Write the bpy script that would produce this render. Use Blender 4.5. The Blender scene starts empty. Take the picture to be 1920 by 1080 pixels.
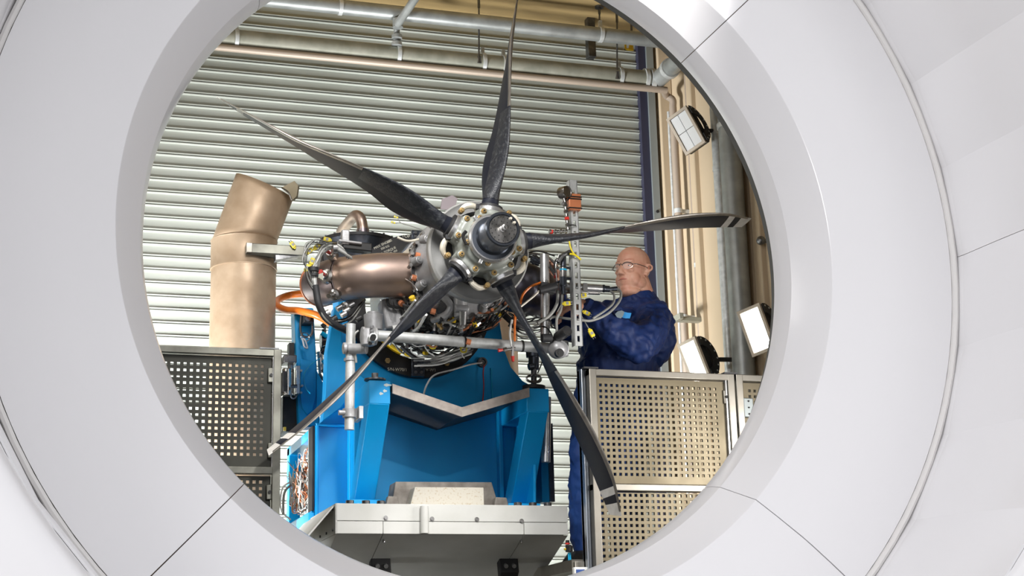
import bpy, bmesh, math, random
import numpy as np
from mathutils import Vector, Matrix
from mathutils.bvhtree import BVHTree
random.seed(7)
S = bpy.context.scene
COL = S.collection
# ------------------------------------------------------------------ camera
FPX = 2940.0
TH, PT, RO = math.radians(17.7), math.radians(14.3), math.radians(1.4)
CAM = Vector((0, 0, 1.2))
FW = Vector((math.sin(TH)*math.cos(PT), math.cos(TH)*math.cos(PT), math.sin(PT)))
_R0 = Vector((math.cos(TH), -math.sin(TH), 0)); _U0 = _R0.cross(FW)
RT = _R0*math.cos(RO) - _U0*math.sin(RO)
UP = _U0*math.cos(RO) + _R0*math.sin(RO)
cd = bpy.data.cameras.new('camera'); cam = bpy.data.objects.new('camera', cd); COL.objects.link(cam)
cd.sensor_width = 36; cd.lens = FPX/1920*36; cd.clip_end = 100; cd.clip_start = .05
M = Matrix.Identity(4)
for i in range(3):
    M[i][0] = RT[i]; M[i][1] = UP[i]; M[i][2] = -FW[i]; M[i][3] = CAM[i]
cam.matrix_world = M; S.camera = cam
# ------------------------------------------------------------------ world, lights, exposure
w = bpy.data.worlds.new('world'); S.world = w; w.use_nodes = True
w.node_tree.nodes['Background'].inputs[0].default_value = (.97, .97, 1, 1)
w.node_tree.nodes['Background'].inputs[1].default_value = 1.08
S.view_settings.view_transform = 'Standard'; S.view_settings.look = 'None'
S.view_settings.gamma = 1; S.view_settings.use_curve_mapping = False
S.view_settings.exposure = 0.0
def area(name, loc, target, size, power, col=(1, 1, 1), sy=None, spread=180):
    l = bpy.data.lights.new(name, 'AREA'); l.energy = power; l.color = col
    l.shape = 'RECTANGLE'; l.size = size; l.size_y = sy or size; l.spread = math.radians(spread)
    o = bpy.data.objects.new(name, l); COL.objects.link(o); o.location = loc
    o.rotation_euler = (Vector(target)-Vector(loc)).to_track_quat('-Z', 'Y').to_euler()
    return o
# softbox at the duct mouth, key and added fill lights in the test cell (all out of frame)
area('duct_softbox', (-3.2, .5, 3.0), (2.6, 4.2, 2.4), 1.6, 112, (1, .99, 1))
area('mouth_spot', (1.90, 4.02, 3.80), (1.75, 7.1, 2.15), .26, 16, (1, .98, .96), sy=.16, spread=58)
area('cell_key', (1.20, 4.98, 4.1), (1.5, 7.0, 2.2), .6, 33, (1, .98, .96), spread=120)
area('cell_left', (-1.9, 5.0, 4.1), (1.3, 7.4, 1.9), 1.0, 15, (1, .98, .94), spread=110)
area('cell_left_low', (-2.2, 7.3, .8), (1.2, 9.5, 2.3), 1.2, 275, (.95, .98, 1), spread=66)
area('cell_right_low', (2.75, 8.3, .7), (2.0, 9.5, 2.5), .8, 105, (.95, .98, 1), spread=80)
area('cell_top', (.4, 6.6, 5.0), (.9, 9.5, 3.0), 1.0, 8, (1, .96, .88))
area('engine_side', (3.6, 5.4, 2.2), (1.6, 7.0, 2.5), .6, 11, (1, .97, .94), spread=90)
# ------------------------------------------------------------------ helpers
def at(px, py, Y):
    d = FW + RT*((px-960)/FPX) - UP*((py-540)/FPX)
    return CAM + d*((Y-CAM.y)/d.y)
def atX(px, py, X):
    d = FW + RT*((px-960)/FPX) - UP*((py-540)/FPX)
    return CAM + d*(X/d.x)
def ray(px, py):
    return (FW + RT*((px-960)/FPX) - UP*((py-540)/FPX)).normalized()
def zat(py, px, Y): return at(px, py, Y).z
def perp(d):
    d = Vector(d).normalized()
    a = d.cross(Vector((0, 0, 1)) if abs(d.z) < .9 else Vector((0, 1, 0))).normalized()
    return a, d.cross(a).normalized()
def spline(pts, n=6):
    P = [Vector(p) for p in pts]
    if len(P) < 3: return P
    P = [P[0]*2-P[1]] + P + [P[-1]*2-P[-2]]; out = []
    for i in range(1, len(P)-2):
        for k in range(n):
            t = k/n; a, b, c, d = P[i-1:i+3]
            out.append(.5*((2*b)+(c-a)*t+(2*a-5*b+4*c-d)*t*t+(3*b-a-3*c+d)*t**3))
    out.append(P[-2]); return out
class MB:
    def __init__(s): s.v = []; s.f = []
    def add(s, vs, fs):
        o = len(s.v); s.v += [Vector(v) for v in vs]; s.f += [tuple(i+o for i in f) for f in fs]; return s
    def hexa(s, p):      # p: 4 bottom (ccw) + 4 top
        return s.add(p, [(3,2,1,0),(4,5,6,7),(0,1,5,4),(1,2,6,5),(2,3,7,6),(3,0,4,7)])
    def box(s, x0, x1, y0, y1, z0, z1):
        return s.hexa([(x0,y0,z0),(x1,y0,z0),(x1,y1,z0),(x0,y1,z0),(x0,y0,z1),(x1,y0,z1),(x1,y1,z1),(x0,y1,z1)])
    def obox(s, c, ax, ay, az):   # half vectors
        c, ax, ay, az = map(Vector, (c, ax, ay, az))
        return s.hexa([c-ax-ay-az, c+ax-ay-az, c+ax+ay-az, c-ax+ay-az, c-ax-ay+az, c+ax-ay+az, c+ax+ay+az, c-ax+ay+az])
    def prism(s, poly, vec):
        n = len(poly); P = [Vector(p) for p in poly]; v = Vector(vec)
        return s.add(P+[p+v for p in P], [tuple(range(n)), tuple(range(2*n-1, n-1, -1))]+[(i, i+n, (i+1) % n+n, (i+1) % n) for i in range(n)])
    def cyl(s, p0, p1, r0, r1=None, n=16, caps=True):
        return s.sweep([Vector(p0), Vector(p1)], [r0, r0 if r1 is None else r1], n, caps)
    def sweep(s, P, R, n=8, caps=True):
        P = [Vector(p) for p in P]
        if not hasattr(R, '__len__'): R = [R]*len(P)
        d = (P[1]-P[0]).normalized(); a, b = perp(d); vs = []
        for i, p in enumerate(P):
            t = (P[min(i+1, len(P)-1)]-P[max(i-1, 0)])
            if t.length > 1e-9:
                t.normalize(); a = (a-t*a.dot(t)).normalized(); b = t.cross(a)
            for k in range(n):
                q = 2*math.pi*k/n; vs.append(p+(a*math.cos(q)+b*math.sin(q))*R[i])
        fs = []
        for i in range(len(P)-1):
            for k in range(n):
                fs.append((i*n+k, i*n+(k+1) % n, (i+1)*n+(k+1) % n, (i+1)*n+k))
        if caps: fs += [tuple(range(n-1, -1, -1)), tuple((len(P)-1)*n+k for k in range(n))]
        return s.add(vs, fs)
    def tube(s, pts, r, n=6, seg=6): return s.sweep(spline(pts, seg), r, n)
    def lathe(s, prof, o, ax, n=32, a0=0, a1=2*math.pi, ref=None, close=False):
        # prof: (radius, height along ax)
        o = Vector(o); ax = Vector(ax).normalized()
        if ref is None: a, b = perp(ax)
        else:
            a = Vector(ref); a = (a-ax*a.dot(ax)).normalized(); b = ax.cross(a)
        full = abs(a1-a0-2*math.pi) < 1e-6; m = n if full else n+1; k = len(prof); vs = []
        for i in range(m):
            q = a0+(a1-a0)*i/n
            for r, h in prof: vs.append(o+ax*h+(a*math.cos(q)+b*math.sin(q))*r)
        fs = []
        kk = k if close else k-1
        for i in range(n):
            j = (i+1) % m
            for t in range(kk):
                u = (t+1) % k; fs.append((i*k+t, j*k+t, j*k+u, i*k+u))
        if close and not full: fs += [tuple(range(k)), tuple((m-1)*k+t for t in range(k-1, -1, -1))]
        return s.add(vs, fs)
    def ball(s, c, r, n=12, axes=None):
        c = Vector(c); r = (r, r, r) if not hasattr(r, '__len__') else r
        A = axes or (Vector((1,0,0)), Vector((0,1,0)), Vector((0,0,1))); m = max(6, n//2+1); vs = []
        for i in range(m+1):
            ph = math.pi*i/m
            for k in range(n):
                q = 2*math.pi*k/n
                vs.append(c+A[0]*r[0]*math.sin(ph)*math.cos(q)+A[1]*r[1]*math.sin(ph)*math.sin(q)+A[2]*r[2]*math.cos(ph))
        return s.add(vs, [(i*n+k, (i+1)*n+k, (i+1)*n+(k+1) % n, i*n+(k+1) % n) for i in range(m) for k in range(n)])
WL = {}
def wloc(o): return WL.get(o.name, Vector((0, 0, 0)))
def part(name, mb, mat, parent=None, smooth=35, bevel=0, kind=None, label=None, cat=None, group=None, fix=True):
    vs = mb.v; n = len(vs)
    lo = Vector([min(v[i] for v in vs) for i in range(3)]); hi = Vector([max(v[i] for v in vs) for i in range(3)])
    c = (lo+hi)/2
    if parent is None: c.z = lo.z
    me = bpy.data.meshes.new(name); me.from_pydata([v-c for v in vs], [], mb.f)
    if fix:
        bm = bmesh.new(); bm.from_mesh(me); bmesh.ops.remove_doubles(bm, verts=bm.verts, dist=1e-5)
        bmesh.ops.recalc_face_normals(bm, faces=bm.faces); bm.to_mesh(me); bm.free()
    me.materials.append(mat)
    if smooth:
        me.shade_smooth(); me.set_sharp_from_angle(angle=math.radians(smooth))
    o = bpy.data.objects.new(name, me); COL.objects.link(o)
    if parent: o.parent = parent; o.location = c-wloc(parent)
    else: o.location = c
    WL[o.name] = c.copy()
    if bevel:
        b = o.modifiers.new('bevel', 'BEVEL'); b.width = bevel; b.segments = 2; b.limit_method = 'ANGLE'; b.angle_limit = math.radians(35)
        b.harden_normals = False
    tag(o, label, cat, group, kind); return o
def tag(o, label=None, cat=None, group=None, kind=None):
    if label: o['label'] = label
    if cat: o['category'] = cat
    if group: o['group'] = group
    if kind: o['kind'] = kind
def thing(name, label, cat, loc, group=None, kind=None):
    o = bpy.data.objects.new(name, None); COL.objects.link(o); o.location = loc; o.empty_display_size = .1
    WL[o.name] = Vector(loc); tag(o, label, cat, group, kind); return o
def copy_tree(o, loc=None, parent=None):
    c = o.copy(); COL.objects.link(c); c.parent = parent
    if loc is not None: c.location = loc
    WL[c.name] = (wloc(parent) if parent else Vector((0, 0, 0)))+c.location
    for ch in list(o.children): copy_tree(ch, None, c)
    return c
# ------------------------------------------------------------------ materials
def mat(name, col, rough=.5, metal=0., col2=None, nscale=4., ndet=4., bump=0., bscale=40., coat=0., rvar=0., stretch=None, emit=0., spec=None, contrast=(.35, .65), alpha=None):
    m = bpy.data.materials.new(name); m.use_nodes = True; nt = m.node_tree; b = nt.nodes['Principled BSDF']
    b.inputs['Base Color'].default_value = (*col, 1); b.inputs['Roughness'].default_value = rough; b.inputs['Metallic'].default_value = metal
    if coat: b.inputs['Coat Weight'].default_value = coat; b.inputs['Coat Roughness'].default_value = .12
    if spec is not None: b.inputs['Specular IOR Level'].default_value = spec
    if emit: b.inputs['Emission Color'].default_value = (1, .98, .94, 1); b.inputs['Emission Strength'].default_value = emit
    if alpha is not None: b.inputs['Alpha'].default_value = alpha
    if col2 or bump or rvar:
        tc = nt.nodes.new('ShaderNodeTexCoord'); mp = nt.nodes.new('ShaderNodeMapping')
        nt.links.new(tc.outputs['Object'], mp.inputs[0])
        if stretch: mp.inputs['Scale'].default_value = stretch
        nz = nt.nodes.new('ShaderNodeTexNoise'); nz.inputs['Scale'].default_value = nscale; nz.inputs['Detail'].default_value = ndet
        nt.links.new(mp.outputs[0], nz.inputs['Vector'])
        rp = nt.nodes.new('ShaderNodeValToRGB'); rp.color_ramp.elements[0].position = contrast[0]; rp.color_ramp.elements[1].position = contrast[1]
        nt.links.new(nz.outputs['Fac'], rp.inputs[0])
        c2 = col2 or col
        rp.color_ramp.elements[0].color = (*col, 1); rp.color_ramp.elements[1].color = (*c2, 1)
        if col2: nt.links.new(rp.outputs[0], b.inputs['Base Color'])
        if rvar:
            mr = nt.nodes.new('ShaderNodeMapRange'); mr.inputs['To Min'].default_value = rough-rvar; mr.inputs['To Max'].default_value = rough+rvar
            mr.inputs['From Min'].default_value = .3; mr.inputs['From Max'].default_value = .7
            nt.links.new(nz.outputs['Fac'], mr.inputs[0]); nt.links.new(mr.outputs[0], b.inputs['Roughness'])
        if bump:
            n2 = nt.nodes.new('ShaderNodeTexNoise'); n2.inputs['Scale'].default_value = bscale; n2.inputs['Detail'].default_value = 3
            nt.links.new(mp.outputs[0], n2.inputs['Vector'])
            bp = nt.nodes.new('ShaderNodeBump'); bp.inputs['Strength'].default_value = bump; bp.inputs['Distance'].default_value = .005
            nt.links.new(n2.outputs['Fac'], bp.inputs['Height']); nt.links.new(bp.outputs[0], b.inputs['Normal'])
    return m
X = {}
X['duct'] = mat('duct_white', (.82, .81, .82), .28, 0, (.80, .79, .80), 2.5, 6, .03, 60, coat=.4, contrast=(0, 1))
X['bead'] = mat('seal_bead', (.74, .72, .70), .5)
X['gap'] = mat('joint_shadow', (.16, .11, .08), .8)  # brown backing that shows through the panel joints
X['tab'] = mat('tab_grey', (.20, .17, .18), .6)
X['blade'] = mat('blade_composite', (.009, .011, .021), .46, 0, (.015, .017, .025), 9, 4, .04, 120, spec=.3)
X['boot'] = mat('boot_rubber', (.02, .022, .028), .42, 0, (.07, .075, .08), 60, 6, .5, 160, contrast=(.5, .75))
X['strip'] = mat('erosion_strip', (.40, .37, .33), .38, .75, (.28, .26, .24), 20)
X['tipwhite'] = mat('tip_white', (.72, .70, .66), .45, 0, (.6, .58, .54), 30)
X['hub'] = mat('hub_paint', (.27, .285, .26), .45, .1, (.21, .225, .20), 14, 4, .08, 50, coat=.12)
X['bulk'] = mat('bulkhead_grey', (.46, .46, .45), .42, .3, (.38, .38, .37), 12)
X['alu'] = mat('aluminium', (.62, .62, .62), .32, .85, (.5, .5, .5), 20, rvar=.08)
X['steel'] = mat('steel', (.5, .49, .47), .28, 1., (.36, .35, .34), 25, rvar=.1)
X['dsteel'] = mat('dark_steel', (.16, .16, .165), .35, .9, (.09, .09, .09), 20, rvar=.1)
X['gun'] = mat('gunmetal', (.09, .1, .12), .25, .8)
X['gold'] = mat('cadmium_bolt', (.62, .44, .2), .35, .9, (.42, .3, .14), 60)
X['cast'] = mat('engine_casting', (.42, .42, .43), .42, .35, (.3, .3, .3), 18, 4, .2, 60)
X['cream'] = mat('cream_casting', (.66, .62, .52), .45, .1, (.5, .46, .38), 20)
X['black'] = mat('black_paint', (.010, .010, .012), .5, 0, (.02, .019, .018), 15, spec=.3)
X['rubber'] = mat('black_rubber', (.018, .018, .02), .6)
X['bronze'] = mat('heat_bronze', (.52, .38, .30), .40, .85, (.33, .25, .215), 5, 6, .08, 30, rvar=.08)
X['bronze2'] = mat('heat_bronze_end', (.40, .32, .31), .4, .85, (.2, .17, .19), 9, 6)
X['dstub'] = mat('dark_exhaust', (.16, .15, .18), .33, .9, (.1, .1, .12), 6, rvar=.08)
X['stack'] = mat('stack_steel', (.50, .37, .255), .5, .3, (.37, .26, .165), 7, 6, .06, 20, rvar=.1)
X['blue'] = mat('stand_blue', (.0, .30, .64), .42, 0, (.0, .265, .60), 3, 5, .06, 30, coat=.1, spec=.35)
X['chip'] = mat('chipped_primer', (.45, .55, .55), .6)
X['base'] = mat('base_paint', (.50, .50, .475), .6, 0, (.44, .44, .41), 6, 6, .05, 40)
X['rusty'] = mat('speckled_paint', (.50, .47, .40), .6, 0, (.34, .25, .14), 90, 5, contrast=(.55, .75))
X['grime'] = mat('grimy_plate', (.26, .24, .21), .6, .2, (.16, .14, .12), 20)
X['deflect'] = mat('deflector_edge', (.40, .35, .31), .55, .2, (.3, .26, .23), 30)
X['deflectd'] = mat('deflector_plate', (.035, .033, .035), .45, .2, (.05, .045, .045), 12)
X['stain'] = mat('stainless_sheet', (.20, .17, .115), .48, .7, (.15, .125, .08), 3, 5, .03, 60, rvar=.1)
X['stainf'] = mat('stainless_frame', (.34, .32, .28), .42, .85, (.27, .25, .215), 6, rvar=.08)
X['olive'] = mat('dull_steel_sheet', (.03, .03, .023), .55, .6, (.02, .02, .016), 4, rvar=.08)  # darkened copy of the stainless sheet: left barrier's shade put into the colour
X['olivef'] = mat('dull_steel_frame', (.085, .082, .07), .42, .85, (.2, .2, .17), 6)  # stainless frame with shade and dark reflection put into its colour
X['galv'] = mat('galvanised', (.60, .61, .60), .45, .4, (.44, .45, .44), 30, 5, rvar=.1)
X['pipe'] = mat('service_pipe', (.34, .33, .27), .5, .35, (.25, .25, .2), 10, 5)
X['pipeg'] = mat('grey_pipe', (.36, .37, .36), .45, .5, (.27, .28, .27), 10, 5)
X['pinkpipe'] = mat('thin_pipe', (.36, .29, .23), .5, .3)
X['slat'] = mat('shutter_slat', (.38, .39, .35), .45, .35, (.30, .31, .275), 2.5, 6, .04, 20, rvar=.08, stretch=(.6, 1, 8))
X['darkslot'] = mat('guide_dark', (.02, .02, .04), .5)
X['guide'] = mat('guide_rail', (.3, .33, .33), .45, .6)
X['beige'] = mat('beige_wall', (.46, .36, .245), .6, 0, (.40, .31, .205), 2, 5, .1, 30, stretch=(1, 1, .25))
X['ceil'] = mat('ceiling_ochre', (.40, .28, .12), .7, 0, (.33, .23, .1), 3, 4, stretch=(1, 5, 1))
X['lining'] = mat('acoustic_lining', (.11, .11, .10), .9)  # dark colour chosen to cut light bounce off the unseen front wall
X['floor'] = mat('concrete_floor', (.15, .15, .14), .6, 0, (.11, .11, .10), 3, 5, .1, 30)
X['lampon'] = mat('lamp_glass_lit', (1, 1, 1), .4, emit=9)
X['lampoff'] = mat('lamp_glass', (.93, .94, .95), .15, 0, coat=.6)
X['lampframe'] = mat('lamp_bezel', (.55, .47, .38), .45, .2)
X['orange'] = mat('orange_hose', (.72, .17, .015), .35)
X['copper'] = mat('copper_clamp', (.62, .22, .1), .4, .3)
X['yellow'] = mat('yellow_plug', (.75, .6, .03), .4)
X['yband'] = mat('yellow_band', (.75, .5, .02), .4)
X['white'] = mat('white_cable', (.75, .75, .72), .5)
X['grey'] = mat('grey_cable', (.28, .28, .26), .4)
X['red'] = mat('red_cap', (.55, .03, .02), .4)
X['cyan'] = mat('cyan_fitting', (.0, .35, .62), .35)
X['clear'] = mat('clear_plastic', (.7, .66, .6), .25, 0, (.5, .45, .4), 200)
X['text'] = mat('engraved_white', (.5, .48, .4), .6)
X['skin'] = mat('skin', (.56, .31, .215), .52, 0, (.53, .25, .17), 22, 5, .12, 160, spec=.5)
X['ear'] = mat('skin_red', (.48, .19, .13), .45)
X['lip'] = mat('lips', (.45, .16, .12), .5)
X['eyew'] = mat('eye_white', (.7, .68, .65), .2)
X['iris'] = mat('iris', (.05, .05, .06), .15)
X['jacket'] = mat('navy_jacket', (.004, .015, .08), .62, 0, (.006, .024, .11), 30, 4, .15, 200, spec=.35)
X['trouser'] = mat('blue_trousers', (.012, .05, .22), .6, 0, (.02, .075, .29), 12, 4, .15, 90)
X['glass'] = mat('spectacle_glass', (.9, .9, .95), .02, alpha=.08)
X['shoe'] = mat('shoe_black', (.02, .02, .02), .4)
X['patch'] = mat('patch_grey', (.2, .25, .27), .6)
X['patchb'] = mat('patch_blue', (.03, .3, .7), .6)
X['ext'] = mat('extrusion', (.42, .46, .52), .3, .85)
# ================================================================== SETTING
YB = 9.5
KX = atX(1262, 400, 1).x
_p = at(1262, 400, YB); KX = _p.x
ZC = zat(12, 900, 9.3)
sx1 = at(1203, 250, YB).x
# roller shutter
door = thing('door_1', None, None, (0, YB, 0), kind='structure')
pitch = .0835
prof = [(0, 0), (0, .048), (-.012, .051), (-.013, .056), (-.001, .0585), (-.001, .0625), (-.012, .065), (-.013, .071), (0, .0745), (0, pitch)]
mb = MB(); SX0 = -2.6
for i in range(len(prof)-1):
    (y0, z0), (y1, z1) = prof[i], prof[i+1]
    mb.add([(SX0, YB+y0, z0), (sx1, YB+y0, z0), (sx1, YB+y1, z1), (SX0, YB+y1, z1)], [(0, 1, 2, 3)])
mb.add([(SX0, YB+.004, 0), (sx1, YB+.004, 0), (sx1, YB+.004, pitch), (SX0, YB+.004, pitch)], [(3, 2, 1, 0)])
sl = part('slat', mb, X['slat'], door, smooth=0, fix=False)
ns = int((ZC+.1)/pitch)
for i in range(1, ns):
    c = sl.copy(); COL.objects.link(c); c.location.z += i*pitch
part('bottom_rail', MB().box(SX0, sx1, YB-.02, YB+.02, 0, .06), X['galv'], door)
part('guide_slot', MB().box(sx1-.02, sx1+.035, YB-.05, YB+.02, 0, ZC), X['darkslot'], door)
gr = part('guide_rail', MB().box(sx1+.035, sx1+.085, YB-.07, YB+.02, 0, ZC), X['guide'], door)
for py in (170, 395):
    p = at(1208, py, YB-.07)
    part('bolt', MB().cyl((sx1+.06, YB-.078, p.z), (sx1+.06, YB-.07, p.z), .011, n=8), X['black'], gr)
# walls
wb = part('wall_back', MB().box(sx1+.085, KX+.3, YB-.02, YB+.2, 0, ZC+.3), X['beige'], kind='structure')
wr = part('wall_right', MB().box(KX, KX+.2, 4.72, YB, 0, ZC+.3), X['beige'], kind='structure')
# vertical ribs of the wall cladding
for px in (1310, 1400, 1424):
    p = atX(px, 400, KX)
    part('cladding_rib', MB().box(KX-.035, KX+.01, p.y-.05, p.y+.05, 0, ZC), X['beige'], wr, bevel=.008)
part('cladding_rib', MB().box(at(1238, 400, YB).x, at(1262, 400, YB).x, YB-.09, YB, 0, ZC), X['beige'], wb, bevel=.008)
part('ceiling', MB().box(-2.8, KX+.2, 4.72, YB+.2, ZC, ZC+.1), X['ceil'], kind='structure')
part('floor', MB().box(-4, KX+1.5, -3, YB+.2, -.1, 0), X['floor'], kind='structure')
fw_ = MB(); nn_ = 96; CX_, CZ_ = at(903, 471, 4.6).x, at(903, 471, 4.6).z; vi, vo = [], []
for k in range(nn_):
    q = 2*math.pi*k/nn_; c_, s_ = math.cos(q), math.sin(q)
    t_ = min(((KX+.2-CX_)/c_ if c_ > 0 else (-2.9-CX_)/c_) if abs(c_) > 1e-6 else 99, ((ZC+.1-CZ_)/s_ if s_ > 0 else (0-CZ_)/s_) if abs(s_) > 1e-6 else 99)
    vi.append(Vector((CX_+1.075*c_, 4.64, CZ_+1.075*s_))); vo.append(Vector((CX_+t_*c_, 4.64, CZ_+t_*s_)))
d_ = Vector((0, .08, 0)); vs_ = vi+vo+[v+d_ for v in vi]+[v+d_ for v in vo]
fs_ = []
for k in range(nn_):
    j = (k+1) % nn_; fs_ += [(k, j, nn_+j, nn_+k), (2*nn_+k, 3*nn_+k, 3*nn_+j, 2*nn_+j), (k, 2*nn_+k, 2*nn_+j, j), (nn_+k, nn_+j, 3*nn_+j, 3*nn_+k)]
part('wall_front', MB().add(vs_, fs_), X['lining'], kind='structure', smooth=0)  # unseen front wall, added to close the cell to outside light
part('wall_left', MB().box(-2.9, -2.7, 4.72, YB+.2, 0, ZC+.3), X['beige'], kind='structure')
# ================================================================== DUCT
DC = at(903, 471, 4.6)
AX = Vector((0, -1, 0))      # height coordinate of the lathe: towards the camera
duct = thing('intake_duct', 'huge white round bellmouth duct framing the whole view', 'duct', (DC.x, DC.y, DC.z-2.6))
REF = Vector((1, 0, 0))
def dl(prof, th, n, a0, a1, mb=None):
    # thick shell: outer offset behind
    mb = mb or MB(); back = [(r+.0, h-th) for r, h in reversed(prof)]
    return mb.lathe(prof+back, DC, AX, n, a0, a1, ref=REF, close=True)
inner = [(1.050, -.02), (1.052, 0), (1.063, .05), (1.064, .052), (1.141, .185), (1.143, .187), (1.22, .215), (1.31, .243), (1.35, .2515), (1.43, .2625), (1.532, .272)]
fine = []
angs = [math.radians(a) for a in (-44.5, 44.5, 133, 225.5, 315.5)]
for i in range(4):
    g = .0012
    part('bellmouth_segment', dl(inner, .03, 44, angs[i]+g, angs[i+1]-g), X['duct'], duct, smooth=13)
part('joint_backing', MB().lathe([(r+.004, h-.012) for r, h in inner]+[(r+.004, h-.028) for r, h in reversed(inner)], DC, AX, 128, ref=REF, close=True), X['gap'], duct)
bd = [(1.534, .27), (1.536, .282), (1.544, .287), (1.552, .283), (1.556, .26), (1.544, .25)]
part('sealing_bead', MB().lathe(bd, DC, AX, 96, ref=REF, close=True), X['bead'], duct)
# faceted mouth ring in eight sections, then the rolled outer rim
mouth = [(1.556, .25), (1.566, .30), (1.574, .47), (1.592, .72), (1.614, .90)]
seams = [math.radians(a) for a in (0, 45, 90, 135, 180, 225, 270, 315, 360)]
for i in range(8):
    mbk = [(r+.03, h) for r, h in reversed(mouth)]
    part('mouth_panel', MB().lathe(mouth+mbk, DC, AX, 4, seams[i]+.0006, seams[i+1]-.0006, ref=REF, close=True), X['duct'], duct, smooth=4)
part('joint_backing', MB().lathe([(r+.006, h) for r, h in mouth]+[(r+.02, h) for r, h in reversed(mouth)], DC, AX, 32, ref=REF, close=True), X['gap'], duct)
rim = [(1.614, .90), (1.624, .94), (1.65, .97), (1.70, .98), (2.0, .98), (2.6, .98), (2.6, .92), (1.64, .92)]
part('rolled_rim', MB().lathe(rim, DC, AX, 96, ref=REF, close=True), X['duct'], duct, smooth=40)
# ================================================================== PROPELLER
PY = 6.3
HC = at(909.06, 460.59, PY)
_ax = Vector((-.0104, -1, -.02)).normalized()
HX = Vector((0, 0, 1)).cross(_ax).normalized(); HX = HX if HX.x > 0 else -HX
HZ = HX.cross(-_ax); HZ = HZ if HZ.z > 0 else -HZ
PR = 1.298; RR0 = .17; PH = -.160
BV = np.array([[0.0018, -0.0004, 0.0039, 0.0268, 0.0423], [0.0065, -0.0133, -0.024, 0.0706, 0.0224], [0.0091, -0.0087, -0.028, 0.0942, 0.0156], [0.009, 0.0074, -0.0162, 0.0872, 0.0117], [0.0126, 0.0083, -0.004, 0.0889, 0.0077], [0.0183, 0.0044, 0.0058, 0.0858, 0.0109], [0.0216, 0.0007, 0.0141, 0.0784, 0.012], [0.0201, -0.0047, 0.0158, 0.0731, 0.009], [0.0132, -0.0214, 0.0155, 0.0647, 0.0044], [0.0, -0.0518, 0.0113, 0.0336, 0.0025]])
BS = np.linspace(0, 1, 10)
def bparam(s):
    m = np.gradient(BV, BS, axis=0); i = int(min(max(np.searchsorted(BS, s)-1, 0), 8)); h = BS[i+1]-BS[i]; t = (s-BS[i])/h
    return (2*t**3-3*t**2+1)*BV[i]+(t**3-2*t**2+t)*h*m[i]+(-2*t**3+3*t**2)*BV[i+1]+(t**3-t**2)*h*m[i+1]
NPF = 36
def section(s, grow=0.):
    c0, c1, a0, a1, th = bparam(s)
    a = np.array([a0, a1]); L = np.linalg.norm(a); n = np.array([-a1, a0])/L
    foil = min(1, max(0, (s-.06)/.22)); foil = foil*foil*(3-2*foil)
    out = []
    for k in range(NPF):
        q = 2*math.pi*k/NPF; cx = math.cos(q); sy = math.sin(q)
        xx = (1-cx)/2                       # 0 at LE
        ty = 2.6*(math.sqrt(max(xx, 0))*.2969*1.0-.126*xx-.3516*xx**2+.2843*xx**3-.1015*xx**4)*3.2/1.0
        ty = ty/.78*(1 if sy >= 0 else -1) if 0 < k < NPF else 0
        if k == NPF//2: ty = 0
        y = (1-foil)*sy + foil*ty*(1.0 if sy >= 0 else .55) 
        camber = foil*.35*(1-(2*xx-1)**2)
        p = np.array([c0, c1]) + a*cx*(1+grow/L) + n*(y+camber*0)*(th+grow)
        out.append(p)
    return out
def bladepts(k, s, grow=0., ext=0.):
    a = math.pi/2+PH+k*2*math.pi/5
    e = HX*math.cos(a)+HZ*math.sin(a); t = -HX*math.sin(a)+HZ*math.cos(a)
    r = RR0+(PR-RR0)*s
    # raked tip: trailing edge ends short
    return [HC+e*(r+(0 if s < .93 else .012*(s-.93)/.07*math.cos(2*math.pi*j/NPF)))+t*float(p[0])+_ax*float(p[1]) for j, p in enumerate(section(s, grow))]
prop = thing('propeller', 'five-bladed black propeller with white banded tips and grey-green hub', 'propeller', HC)
def loft(rows, cap0=True, cap1=True, closed=True):
    n = len(rows[0]); mb = MB(); vs = [p for r in rows for p in r]; fs = []
    for i in range(len(rows)-1):
        for k in range(n if closed else n-1):
            fs.append((i*n+k, i*n+(k+1) % n, (i+1)*n+(k+1) % n, (i+1)*n+k))
    if cap0: fs.append(tuple(range(n-1, -1, -1)))
    if cap1: fs.append(tuple((len(rows)-1)*n+k for k in range(n)))
    return mb.add(vs, fs)
def shell(k, s0, s1, half, grow, n=22):
    idx = [j % NPF for j in range(-half, half+1)]; rows = []
    for i in range(n+1):
        s = s0+(s1-s0)*i/n
        o = bladepts(k, s, grow); b = bladepts(k, s, -.001)
        rows.append([o[j] for j in idx]+[b[j] for j in reversed(idx)])
    return loft(rows)
bands = [(.0, .893, 'blade', 50), (.893, .924, 'tipwhite', 4), (.924, .954, 'blade', 4), (.954, 1.0, 'tipwhite', 7)]
for k in range(5):
    rows = [bladepts(k, .0+.893*(i/56)) for i in range(57)]
    b = part('blade', loft(rows), X['blade'], prop, smooth=50)
    for s0, s1, m, n in bands[1:]:
        rows = [bladepts(k, s0+(s1-s0)*i/n) for i in range(n+1)]
        part('tip_stripe' if m == 'tipwhite' else 'tip_band', loft(rows), X[m], b, smooth=50, label='white painted tip stripe' if m == 'tipwhite' else None)
    part('deicing_boot', shell(k, .035, .40, 10, .0016), X['boot'], b, smooth=50, label='rough black rubber boot along the leading edge')
    part('erosion_strip', shell(k, .405, .985, 4, .0010, 30), X['strip'], b, smooth=50, label='tan metal strip along the leading edge')
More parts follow.
